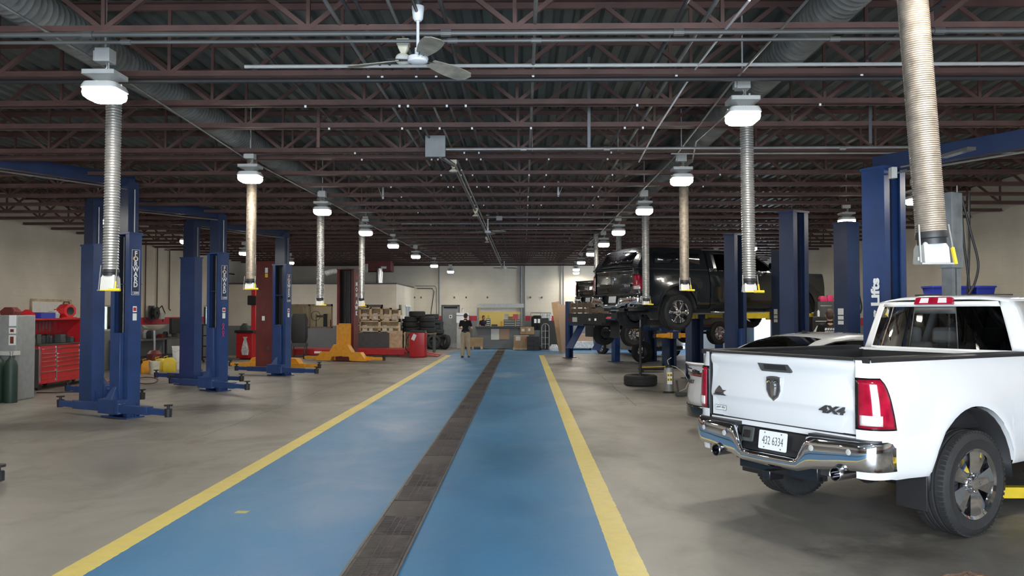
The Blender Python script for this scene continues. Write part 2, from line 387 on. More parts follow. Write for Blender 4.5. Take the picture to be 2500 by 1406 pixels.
# ---------------------------------------------------------------- trench drain along the lane
dg=thing('trench_drain','long rusty steel trench drain with slotted grates running down the blue lane','floor drain',(-1.045,0,0))
b=MB(); b.box(-.195,-.175,.5,40.6,.0,.012); b.box(.175,.195,.5,40.6,0,.012); obj('frame',b,M['steeldk'],dg,smooth=0)
obj('channel',MB().box(-.18,.18,.5,40.6,.0,.003),M['black'],dg,smooth=0)
gm=mat('rusty_grate',(.050,.037,.036),.5,metal=.4,var=.45,vs=3,dirt=(.10,.085,.09),ds=2.5,dt=.5)
def grate(kind):
    b=MB()
    if kind==0: b.box(-.172,.172,0,.58,.003,.010)
    else:
        for x0,x1 in ((-.172,-.15),(-.058,-.05),(.05,.058),(.15,.172),(-.004,.004)): b.box(x0,x1,0,.60,.003,.0125)
        n=26 if kind==1 else 14
        for i in range(n+1):
            y=i*.60/n; b.box(-.172,.172,y-.007,y+.007,.003,.011)
    return b
gm3=[obj('grate',grate(k),gm,dg,smooth=0,fix=False) for k in (0,1,2)]
gm3[0].location=(0,4.2,0); gm3[1].location=(0,4.82,0); gm3[2].location=(0,1.1,0)
seq=[1,1,2,1,1,0,1,1,2,0,1,2,1,0]
y=1.72; i=0; used={round(4.2,2)}
for i in range(62):
    k=seq[i%14]
    o=gm3[k].copy(); C.objects.link(o); o.location=(0,1.72+.62*i,0)
for g in gm3[:2]: g.location=(0,1.1-.62,0) if g is gm3[0] else (0,1.72+.62*62,0)
# ================================================================ hung from the roof
def rsq(hx,hy,r,n=4):                                  # rounded rectangle outline
    p=[]
    for cx,cy,a0 in ((hx-r,hy-r,0),(-hx+r,hy-r,PI/2),(-hx+r,-hy+r,PI),(hx-r,-hy+r,1.5*PI)):
        for k in range(n+1):
            a=a0+PI/2*k/n; p.append((cx+r*math.cos(a),cy+r*math.sin(a)))
    return p
def stack(b,levels,m=None):                            # loft closed outlines [(outline,z)]
    n=len(levels[0][0]); n0=len(b.v)
    for out,z in levels:
        for x,y in out: b.v.append(tuple(m@Vector((x,y,z))) if m else (x,y,z))
    for i in range(len(levels)-1):
        for k in range(n):
            a=n0+i*n+k; c=n0+i*n+(k+1)%n; b.f.append((a,c,c+n,a+n))
    b.f.append(tuple(n0+k for k in range(n))[::-1]); e=n0+(len(levels)-1)*n; b.f.append(tuple(e+k for k in range(n)))
    return b
def make_lamp():
    t=thing('bay_light','lamp','ceiling light')
    b=MB(); stack(b,[(rsq(.128,.128,.055),-.056),(rsq(.143,.143,.06),-.044),(rsq(.15,.15,.06),-.015),(rsq(.146,.146,.06),.022)]); obj('lens_rim',b,M['lampring'],t)
    b=MB(); stack(b,[(rsq(.118,.118,.05),-.064),(rsq(.124,.124,.055),-.0565)]); obj('lens',b,M['lamp'],t)
    b=MB(); stack(b,[(rsq(.152,.152,.06),.022),(rsq(.156,.156,.06),.024),(rsq(.155,.155,.06),.04),(rsq(.14,.14,.06),.075),(rsq(.09,.09,.03),.085)])
    for k in range(12):
        a=2*PI*k/12; b.bar((.1*math.cos(a),.1*math.sin(a),.07),(.148*math.cos(a),.148*math.sin(a),.06),.008,.03)
    obj('housing',b,M['frost'],t)
    b=MB(); stack(b,[(rsq(.05,.05,.01,1),.085),(rsq(.11,.11,.02,1),.135),(rsq(.14,.14,.01,1),.137),(rsq(.14,.14,.01,1),.175)]); b.box(-.03,.03,-.02,.02,.12,.2); obj('mounting_plate',b,M['greylt'],t)
    b=MB(); b.tube([(0,0,.17),(0,0,.21),(.014,0,.225),(.014,0,.25),(0,0,.27)],.007,6); b.tube([(.03,0,.17),(.03,0,.30)],.010,6); obj('hook',b,M['steel'],t)
    b=MB(); b.cbox((0,0,.325),(.13,.13,.12)); b.cbox((-.075,.0,.32),(.025,.09,.09)); b.tube([(0,0,.38),(0,0,1.035)],.010,6); obj('junction_box',b,M['greylt'],t,bevel=.006)
    return t
lampL=[(256,228),(611,434),(787,516),(893,568),(960,600),(1015,626),(1060,649),(1100,663)]
lampR=[(1813,285),(1664,440),(1573,515),(1510,567),(1474,597),(1443,620),(1419,641),(1408,654),(1405,665)]
ordn=['nearest','second','third','fourth','fifth','sixth','seventh','eighth','ninth']
lamp0=make_lamp(); first=True; ZL=CAM_H+1.90
for side,lst in (('left',lampL),('right',lampR)):
    pts=[flr(px,py,ZL) for px,py in lst]; pts=[(p.x,min(p.y,39.6)) for p in pts]
    if side=='right': pts[-1]=(2.55,40.4); pts[-2]=(2.35,37.2)
    for i,(x,y) in enumerate(pts):
        lab='%s lit bay light from the camera, %s row over the lane'%(ordn[i],side)
        if first: lamp0.location=(x,y,ZL); lamp0['label']=lab; lamp0['group']='bay lights over the lane'; first=False
        else: dup(lamp0,(x,y,ZL),0,lab,'bay lights over the lane')
    for k,y in enumerate((3.3,-.8) if side=='left' else (3.9,0.0)):
        x=-3.72 if side=='left' else 2.25
        dup(lamp0,(x,y,ZL),0,'bay light above the top edge of the picture over the %s side'%side,'bay lights above the picture')
    xs=pts[0][0]
    c=MB(); c.tube([(xs-.12,-1,ZC-.02)]+[(x-.12,y,ZC-.02) for x,y in pts[:7]],.011,6)
    tag(obj('conduit',c,M['steel']),'thin steel conduit feeding the %s row of bay lights'%side,'conduit')
for (x,y,lab) in ((-9,26.8,'small bay light left of the row, behind the second brown hose'),(-9,32,'small bay light beside the top of the farthest left blue lift'),
    (-9,5.5,''),(-9,10,''),(-9,13.6,''),(-8.9,17.3,''),(-9.05,22.3,''),(6.70,14.3,'bay light touching the thick brown hose at the right'),(6.75,17.5,'small starry bay light above the right-hand hoses'),(6.8,21.2,''),(6.8,25,''),(6.8,10.2,''),(6.8,6,''),(6.8,29.5,'')):
    dup(lamp0,(x,y,ZL),0,lab or 'added unseen bay light of the outer rows, brightening the walls',group='outer bay lights')  # lamps with a blank label are added out of sight to brighten the walls
# ---------------------------------------------------------------- spiral ducts
def spiral_duct(name,x,z,r,y0,y1,label,pitch=.085):
    b=MB(); prof=[]; n=int((y1-y0)/pitch)
    for i in range(n):
        y=i*pitch; prof += [(r,y),(r,y+pitch*.78),(r+.008,y+pitch*.86),(r+.008,y+pitch*.94)]
    prof.append((r,n*pitch))
    m=Matrix.Translation((x,y0,z)) @ Matrix.Rotation(-PI/2,4,'X')
    b.lathe(prof,20,m); return tag(obj(name,b,M['duct'],smooth=50,fix=False),label,'duct')
spiral_duct('spiral_duct',-4.03,4.27,.17,-1,36,'long grey spiral duct running under the roof above the left bay lights')
spiral_duct('spiral_duct',2.52,4.27,.17,-1,36,'long grey spiral duct running under the roof above the right bay lights')
# ---------------------------------------------------------------- exhaust hoses
def hose(px0,px1,py1,pyn,Y,label,kind='hose',dia=.15,Y2=None,handle=True):
    top=at(px0,100,Y); bot=at(px1,py1,Y2 or Y); z1=bot.z; z0=4.12
    topx=bot.x+(top.x-bot.x)*(z0-z1)/max(.3,(at(px0,100,Y).z-z1)); topv=Vector((topx,Y,z0))
    t=thing('exhaust_hose',label,'exhaust hose',(bot.x,bot.y,bot.z),0,'hanging exhaust hoses')
    d=topv-bot; L=d.length; rot=d.to_track_quat('Z','Y').to_matrix().to_4x4()
    r=dia/2; pitch=.027 if kind=='hose' else .0118; amp=.009 if kind=='hose' else .004
    prof=[]; n=int(L/pitch)
    for i in range(n): z=i*pitch; prof += [(r-amp,z),(r-amp*.2,z+pitch*.25),(r,z+pitch*.45),(r-amp*.2,z+pitch*.65)]
    prof.append((r-amp,n*pitch))
    obj('hose',MB().lathe(prof,18,rot),M[kind],t,smooth=50,fix=False)
    obj('cuff',MB().lathe([(r*.5,.02),(r*.95,.02),(r+.004,-.0),(r+.004,-.02),(r*.93,-.025),(r*.93,-.055),(r*.5,-.055)],18,rot),M['black'],t)
    zb=at(px1,pyn+2,bot.y).z-z1; w=.074
    b=MB(); stack(b,[(rsq(w*.8,w*.7,.02),-.045),(rsq(w*.9,w*.85,.006),-.075),(rsq(w*.92,w,.006),zb+.01),(rsq(w*.85,w*.9,.006),zb+.005)]); b.cbox((0,0,(-.1+zb)/2),(w*2.1,.02,.02))
    obj('tailpipe_adapter',b,M['greylt'],t)
    b=MB()
    if handle:
        b.box(-.06,.10,-.088,-.078,zb,zb+.012); b.tube([(.03,-.088,zb+.008),(.14,-.088,zb+.008)],.015,8)
    b.bar((.088,-.085,zb),(.083,-.06,zb+.09),.014); obj('handle',b,M['yellow'],t)
    b=MB(); b.bar((.083,-.06,zb+.09),(.078,-.03,.05),.008); b.bar((-.085,-.06,zb+.01),(-.08,-.03,.05),.008); b.bar((-.09,-.08,zb+.004),(.09,-.08,zb+.004),.008); obj('lever_rod',b,M['steel'],t,smooth=0)
    return t
hose(281,270,660,708,8.1,'ribbed steel exhaust hose hanging in front of the nearest left blue lift')
hose(619,612,683,705,12.3,'brown exhaust hose hanging by the second light of the left row','hosebr')
hose(784,782,728,744,16.5,'ribbed exhaust hose hanging below the third light of the left row')
hose(885,883,729,746,20.7,'ribbed exhaust hose hanging in front of the maroon lift with white letters')
hose(2236,2273,572,645,4.55,'thick brown exhaust hose hanging over the cab of the white pickup','hosebr',.158,handle=False)
hose(1819,1829,682,712,9.3,'ribbed steel exhaust hose hanging from the nearest light of the right row')
hose(1667,1671,686,708,13.0,'brown exhaust hose hanging beside the rear wheel of the raised pickup','hosebr',.145)
hose(1573,1577,729,742,17.2,'thin ribbed exhaust hose hanging by the tail light of the raised pickup')
hose(1509,1511,700,715,21.9,'exhaust hose disappearing behind the roof of the raised pickup',dia=.14)
hose(1451,1456,726,738,24.3,'farthest exhaust hose hanging between two raised pickups',dia=.13)
# ---------------------------------------------------------------- ceiling fans
def fan(loc,rz,label,base=None):
    t=thing('ceiling_fan',label,'ceiling fan',loc,rz,'ceiling fans')
    b=MB().lathe([(0,.0),(.045,.0),(.075,.012),(.078,.022),(.074,.03),(.082,.033),(.082,.04),(.078,.05),(.045,.062),(0,.064)],28); obj('motor_housing',b,M['white'],t)
    b=MB(); b.tube([(0,0,.06),(0,0,.37)],.012,10); b.tube([(0,0,.06),(0,0,.12)],.024,10); obj('rod',b,M['white'],t)
    b=MB().lathe([(0,.33),(.026,.33),(.04,.35),(.048,.43),(.048,.445),(0,.445)],20); obj('canopy',b,M['white'],t)
    b=MB(); b.lathe([(0,.445),(.036,.445),(.038,.48),(0,.48)],16); b.tube([(0,0,.48),(0,0,.56)],.012,8); b.tube([(-.03,0,.56),(.03,0,.56)],.012,8); obj('hanger',b,M['steeldk'],t)
    for a in (52,166,290):
        ca=math.radians(a); m=Matrix.Rotation(ca,4,'Z'); b=MB()
        top=[];bot=[]
        for i in range(11):
            u=i/10; r_=.14+u*.44; w=.045+.035*math.sin(u*PI*.75)+ (0 if u<.93 else -.035*(u-.93)/.07)
            tw=-.30*(1-u*.4)
            for lst,off in ((top,.003),(bot,-.003)): lst.append([(r_, s*w*math.cos(tw), .035+s*w*math.sin(tw)+off-.02*u) for s in (-1,-.3,.3,1)])
        b.grid(top,m); b.grid(bot,m,flip=True)
        for i in range(10):
            for s in (0,3): b.add([top[i][s],top[i+1][s],bot[i+1][s],bot[i][s]],[(0,1,2,3)],m)
        b.add([top[10][0],top[10][1],top[10][2],top[10][3],bot[10][3],bot[10][2],bot[10][1],bot[10][0]],[(0,1,2,3,4,5,6,7)],m)
        bl=obj('blade',b,M['fanbl'],t)
        b=MB(); b.add([],[],None)
        for s in (-1,1): b.bar(m@Vector((.06,s*.012,.03)),m@Vector((.24,s*.03,.045)),.012,.006)
        obj('blade_arm',b,M['chromed'],bl,smooth=0)
    return t
M['fanbl']=mat('dusty_fan_blade',(.34,.31,.25),.6,var=.35,vs=9)
p=at(1020,155,6.4); fan((p.x,p.y,p.z),0,'white three-blade ceiling fan at top centre, nearest to the camera')
p=at(1191,569,20.3); fan((p.x,p.y,p.z),.5,'small white ceiling fan halfway down the workshop')
p=at(1231,656,36.5); fan((p.x,p.y,p.z),.9,'farthest ceiling fan against the back wall')
# ---------------------------------------------------------------- unlit floodlights on the centre conduits
def flood(loc,tilt,label):
    t=thing('floodlight',label,'floodlight',loc,0,'unlit cream floodlights')
    b=MB(); b.cbox((0,0,0),(.10,.09,.05)); stack(b,[(rsq(.018,.018,.004,1),-.09),(rsq(.04,.04,.006,1),-.045),(rsq(.045,.04,.006,1),-.02)]); obj('box',b,M['cream'],t,bevel=.004)
    m=Matrix.Translation((0,-.01,-.13)) @ Matrix.Rotation(tilt,4,'X')
    b=MB().lathe([(.0,.035),(.02,.035),(.035,.02),(.062,0),(.062,-.012),(.055,-.014)],20,m); obj('reflector',b,M['cream'],t)
    obj('lens',MB().lathe([(.055,-.008),(.03,-.014),(0,-.016)],20,m),M['frost'],t); return t
p=at(985,105,6.6); flood((p.x,p.y,p.z),-.5,'cream floodlight hanging just left of the nearest ceiling fan')
p=at(1107,395,12); flood((p.x,p.y,p.z),0,'cream disc floodlight right of the grey junction box')
p=at(1161,511,17.3); flood((p.x,p.y,p.z),0,'cream disc floodlight left of the small middle fan')
p=at(1189,580,24.5); flood((p.x,p.y,p.z),0,'cream disc floodlight just under the small middle fan')
# ---------------------------------------------------------------- pipes and conduits
def pipe(path,r,label,m='steel',cat='pipe',name='pipe',coup=()):
    t=obj(name,MB().tube(path,r,8),M[m]); tag(t,label,cat)
    for c in coup: obj('coupling',MB().tube([(c[0],c[1]-.03,c[2]),(c[0],c[1]+.03,c[2])] if len(c)<4 else [(c[0]-.04,c[1],c[2]),(c[0]+.04,c[1],c[2])],r*1.5,8),M[m],t)
    return t
yz=at(1250,85,6.45).z
pipe([(XL+.1,6.42,yz+.005),(XR-.4,6.42,yz+.005)],.020,'upper of two steel pipes crossing in front of the nearest roof joists','pipe',coup=[(x,6.42,yz+.005,1) for x in (-3.4,-.6,1.2,3.2)])
pipe([(XL+.1,6.42,yz-.055),(XR-.4,6.42,yz-.055)],.014,'lower of two steel pipes crossing in front of the nearest roof joists','pipe',coup=[(x,6.42,yz-.055,1) for x in (-3.1,-.55,.1,2.4)])
z=at(1250,160,7.7).z; pipe([(-2.6,7.7,z),(XR-.4,7.7,z)],.017,'pale pipe crossing just behind the nearest fan','greylt')
z=at(1250,193,7.7).z; pipe([(-12,7.72,z),(XR-.4,7.72,z)],.024,'black pipe crossing below the joist behind the nearest fan','black')
for i,(sx,h,y0,y1,r) in enumerate(((-.637,2.3,-1,13,.016),(-.58,2.3,-1,30,.014),(-.54,2.3,-1,33,.014),(-.436,2.32,-1,24,.014),(-.355,2.32,4,20,.014),(-.267,2.32,-1,34,.018),(.04,2.3,-1,26,.016),(.16,2.3,12,33,.012),(.526,2.32,-1,30,.018),(.62,2.32,-1,30,.018),(1.35,2.35,-1,30,.016),(-1.0,2.35,7,34,.012))):
    x=sx*h; z=CAM_H+h
    names=('first','second','third','fourth','fifth','sixth','seventh','eighth','ninth','tenth','eleventh','twelfth')
    cps=[y for y in jy if y0<y<min(y1,22) and ((i*7+round(y)*5)%3!=0)]
    t=pipe([(x,y0,z),(x,y1,z)],r,'thin steel conduit running away under the roof deck, threaded through the joists','steeldk' if i%3 else 'steel','conduit','conduit')
    t['group']='conduits threaded through the joists'
    for y in cps[:8]:
        obj('clamp',MB().cbox((x,y-.03,ZC-.013),(.022,.016,.024)),M['white'],t,smooth=0)
bx=at(1064,359,11.0)
t=thing('junction_box','square grey junction box hung at the left end of a strut rail','electrical box',(bx.x,bx.y,bx.z)); w=.13
obj('cover',MB().cbox((0,0,0),(.258,.12,.275)),M['greydk'],t,bevel=.006)
obj('lip',MB().cbox((0,-.065,.0),(.266,.012,.283)),M['grey'],t,bevel=.003)
z=at(1100,364,11).z
pipe([(bx.x+.13,11,z),(XR-.5,11,z+.02)],.019,'shiny steel conduit running right from the grey junction box',coup=[(x,11,z,1) for x in (0,1.1,2.9,4.2)])
for i,x in enumerate((.12,1.25,3.0)):
    tag(obj('hanger_rod',MB().tube([(x,11,z-.03),(x,11,ZD)],.005,6),M['steel']),'thin threaded rod holding the shiny conduit','hanger rod','threaded hanger rods')
z=at(1250,376,11.3).z; pipe([(2.0,11.3,z),(XR-.5,11.3,z)],.012,'thin conduit just below the shiny conduit on the right')
pipe([(bx.x+.06,11,bx.z-.12)]+[(-1.0,y,CAM_H+2.12) for y in (12,16,20,25,31,36,39.5)],.03,'bundle of conduits running from the grey junction box to the back wall','steeldk','conduit','conduit')
pipe([(-.97,13.0,CAM_H+2.22),(-.97,36,CAM_H+2.22)],.014,'thin conduit beside the central bundle linking the cream floodlights','steel','conduit','conduit')
for (xa,ya,xb,yb,Y,lab) in ((1190,530,1660,530,19.6,'bright conduit crossing above the small middle fan'),(980,546,1500,546,21,'thin conduit crossing at the small middle fan'),(1225,560,1490,560,22.5,'bright conduit ending at the fourth right light'),(900,580,1190,580,25,'thin conduit crossing from the fourth left light'),(1000,641,1180,638,33,'thin conduit near the back wall on the left'),(1180,644,1400,643,35,'thin conduit near the back wall on the right')):
    a=at(xa,ya,Y); c=at(xb,yb,Y); pipe([a,c],.014,lab,'steel','conduit','conduit')
a=at(1219,533,19.6); t=obj('electrical_box',MB().cbox(a,(.14,.08,.10)),M['grey']); tag(t,'small grey box on the conduit above the small middle fan','electrical box')
# perforated angle hangers and rods hanging from joists
for (px,y0,y1,Y,lab) in ((777,235,360,10,'primer-red steel angle hanging down from the joist on the left'),(1438,205,362,9.5,'steel angle hanging above the shiny conduit'),(2125,215,350,9.5,'pale steel strap hanging down at the right')):
    a=at(px,y0,Y); c=at(px,y1,Y); a.z=ZD-.02; tag(obj('hanging_angle',MB().bar(a,c,.035,.006),M['joist'] if px==777 else M['steeldk'],smooth=0),lab,'steel bracket')
for (px,py,Y,s,lab) in ((1363,480,16,1,'pale V-shaped perforated bracket hanging right of centre'),(935,486,16,-1,'pale V-shaped perforated bracket hanging left of centre')):
    a=at(px,py,Y); b=MB(); b.bar(a,a+Vector((0,0,.30)),.035,.008); b.bar(a,a+Vector((s*.12,0,.30)),.035,.008)
    tag(obj('v_bracket',b,M['steel'],smooth=0),lab,'steel bracket')
a=[at(1830,0,5.4),at(1765,80,6.6),at(1700,165,7.8),at(1600,320,9.2),at(1560,395,11)]
for q in a: q.z=min(q.z,4.6)
pipe(a,.009,'slack white cable looping between joists right of centre','white','cable','cable')
a=[at(1830,230,8.3),at(1700,345,11),at(1690,395,12),at(1665,410,12.2)]
pipe(a,.011,'grey cable drooping to the second right bay light','steel','cable','cable')
# ================================================================ vehicles (local: x right, y forward, z up, origin under the rear axle)
def lerp(tab,z):
    if z<=tab[0][0]: return tab[0][1]
    for (a,b),(c,d) in zip(tab,tab[1:]):
        if z<=c: return b+(d-b)*(z-a)/(c-a)
    return tab[-1][1]
def patch(b,S,u0,u1,v0,v1,nu,nv,mir=1):
    rows=[]
    for i in range(nu+1):
        r=[]
        for j in range(nv+1):
            v=v0+(v1-v0)*j/nv; a=u0(v) if callable(u0) else u0; c=u1(v) if callable(u1) else u1
            p=S(a+(c-a)*i/nu,v); r.append((p[0]*mir,p[1],p[2]))
        rows.append(r)
    return b.grid(rows)
def wheel(par,pos,side,R=.419,rr=.275,w=.275,style=0,rim=None,name='wheel'):
    """side=+1: outer face towards +x"""
    e=bpy.data.objects.new(name,None); C.objects.link(e); e.parent=par; e.location=pos; e.empty_display_size=.1
    m=Matrix.Rotation(PI/2 if side>0 else -PI/2,4,'Y')   # lathe z -> +-x
    h=w/2
    pr=[(rr-.02,-h+.03),(rr-.004,-h+.012),(rr+.02,-h-.002),(R*.86,-h-.006),(R*.945,-h+.004),(R*.985,-h+.025),(R*.998,-h+.05)]
    for g in (-.055,0,.055): pr += [(R,g-.012),(R-.009,g-.008),(R-.009,g+.008),(R,g+.012)]
    pr += [(R*.998,h-.05),(R*.985,h-.025),(R*.945,h-.004),(R*.86,h+.006),(R*.845,h+.010),(R*.83,h+.006),(rr+.02,h+.002),(rr-.004,h-.012),(rr-.02,h-.03)]
    tb=MB().lathe(pr,56,m)
    for k in range(64):                                  # shoulder tread blocks
        a=2*PI*k/64
        for s in (-1,1):
            q=m @ Matrix.Rotation(a,4,'Z') @ Matrix.Translation((R*.978,0,s*(h-.03)))
            tb.box(-.006,.010,-.012,.012,-.022,.022,q)
    obj('tyre',tb,M['rubber'],e,smooth=40,fix=False)
    rm=rim or M['chrome']
    b=MB().lathe([(rr-.012,-h+.02),(rr-.05,-h+.03),(rr-.055,h*.3),(rr-.03,h-.05),(rr-.018,h-.012),(rr+.004,h+.002),(rr+.004,h-.012),(rr-.006,h-.014)],48,m); rim_o=obj('rim',b,rm,e)
    b=MB().lathe([(0,h-.105),(rr-.05,h-.11)],32,m); obj('brake_disc',b,M['steeldk'],rim_o)
    n={0:5,1:6,2:5}[style]; b=MB()
    for k in range(n):
        a=2*PI*k/n+ (PI/2); q=m @ Matrix.Rotation(a,4,'Z')
        if style==0:   # broad faceted spokes
            A=(.058,-.045,h-.028);B=(.058,.045,h-.028);Cc=(rr-.016,.118,h-.026);D=(rr-.016,-.118,h-.026);E=(rr*.55,0,h-.004);F=(rr-.02,0,h-.004)
            b.add([A,B,Cc,D,E,F,(.058,-.04,h-.09),(.058,.04,h-.09),(rr-.02,.10,h-.09),(rr-.02,-.10,h-.09)],[(0,4,5,3),(4,1,2,5),(0,1,4),(3,5,2),(0,3,9,6),(1,7,8,2),(3,2,8,9)],q)
        else:
            sp=[(.05,.0,.042),(rr*.5,.0,.034),(rr-.07,.0,.048),(rr-.03,.0,.085),(rr-.012,.0,.12)]
            rows=[]
            for r_,_,ww in sp: rows.append([(r_,-ww,h-.06),(r_,-ww,h-.022),(r_,-ww*.4,h-.008),(r_,ww*.4,h-.008),(r_,ww,h-.022),(r_,ww,h-.06)])
            b.grid(rows,q)
    obj('spokes',b,rm,rim_o,smooth=25,fix=False)
    b=MB().lathe([(.085,h-.06),(.08,h-.02),(.06,h-.018),(.05,h+.004),(.0,h+.010)],24,m)
    for k in range(5):
        a=2*PI*k/5+.3; q=m @ Matrix.Translation((.068*math.cos(a),.068*math.sin(a),h-.02)); b.lathe([(.013,0),(.012,.02),(.0,.026)],8,q)
    obj('hub_cap',b,rm,rim_o)
    return e
WT=[(.50,.93),(.56,.965),(.65,.982),(.845,.992),(.855,.984),(.87,.990),(1.0,.992),(1.12,.984),(1.25,.965),(1.33,.948),(1.38,.93),(1.42,.905)]
def shell(z): return lerp(WT,z)
def arch_bot(y,ycs,base,a=.55,b=.615,zc=.42):
    z=base
    for yc in ycs:
        d=abs(y-yc)
        if d<a: z=max(z,zc+b*math.sqrt(max(0,1-(d/a)**2)))
    return z
def ystations(y0,y1,ycs,a=.55,n=10):
    ys={y0,y1}
    k=int((y1-y0)/.14)+1
    for i in range(k+1): ys.add(y0+(y1-y0)*i/k)
    for yc in ycs:
        for i in range(25):
            y=yc-a*math.cos(PI*i/24)
            if y0<y<y1: ys.add(y)
        for s in (-1,1):
            y=yc+s*(a+.001)
            if y0<y<y1: ys.add(y)
    return sorted(ys)
ZR=[0,.03,.08,.16,.25,.34,.36,.38,.46,.56,.66,.76,.86,.93,.97,1.0]
def side_panel(b,mir,y0,y1,ycs,top,base,WB,corner=False):
    cols=[]
    if corner:
        for k in range(9):
            a=PI/2*k/9; cols.append(('c',a))
    for y in ystations(y0,y1,ycs): cols.append(('y',y))
    rows=[]
    for kind,v in cols:
        r=[]
        bz=base+.01 if kind=='c' else arch_bot(v,ycs,base)
        for t in ZR:
            z=bz+(top-bz)*t; W=shell(z)
            if kind=='c':
                ce,se=math.cos(v)**.75 if v<PI/2 else 0,math.sin(v)**.75
                x=.787+(W-.787)*se; y=-.90-.245*ce
            else:
                x=W; y=v
                for yc in ycs:                          # flared arch lip
                    d=math.hypot((v-yc)/.55,(z-.42)/.615)
                    if d<1.6: x+=.022*max(0,1-abs(d-1.05)/.35)
            r.append((x*mir,y,z))
        rows.append(r)
    b.grid(rows)
    # arch return edge
    for yc in ycs:
        if y0<yc<y1:
            rr_=[]
            for i in range(29):
                a=PI*i/28; yy=yc-.55*math.cos(a); z=.42+.615*math.sin(a)
                if z<base+.03: z=base+.03
                xx=shell(z)+.018; rr_.append([(xx*mir,yy,z),((xx-.10)*mir,yy,z+.0)])
            b.grid(rr_)
def ram_shield(par,o,s,facing):
    """shield badge; facing=+1 looks to -y"""
    m=frame(o,(1,0,0),(0,0,1))       # local z -> -y
    out=[(-.5,.55),(-.25,.60),(0,.61),(.25,.60),(.5,.55),(.5,-.15),(.32,-.5),(0,-.72),(-.32,-.5),(-.5,-.15)]
    e=MB().prism([(x*s,y*s) for x,y in out],0,.010,m); bd=obj('emblem',e,M['chrome'],par,bevel=.003)
    b=MB().prism([(x*s*.86,y*s*.86) for x,y in out],.009,.0115,m); obj('shield_field',b,M['steeldk'],bd)
    b=MB()
    b.prism([(x*s,y*s) for x,y in ((-.10,.30),(.10,.30),(.16,.05),(.10,-.42),(0,-.52),(-.10,-.42),(-.16,.05))],.011,.022,m)
    for g in (-1,1):
        pts=[]
        for k in range(10):
            a=.5+3.6*k/9; r_=.25*s*(1-.04*k); pts.append(m@Vector((g*(.22*s+r_*math.cos(a)*.75),.16*s+r_*math.sin(a)*.95,.016)))
        b.tube(pts,[.045*s*(1-.07*k)+.004 for k in range(10)],6)
    b.prism([(x*s,y*s) for x,y in ((-.26,.42),(-.02,.36),(-.02,.26),(-.18,.26))],.011,.02,m); b.prism([(-x*s,y*s) for x,y in ((-.26,.42),(-.02,.36),(-.02,.26),(-.18,.26))],.011,.02,m)
    obj('ram_head',b,M['chrome'],bd,smooth=30); return bd
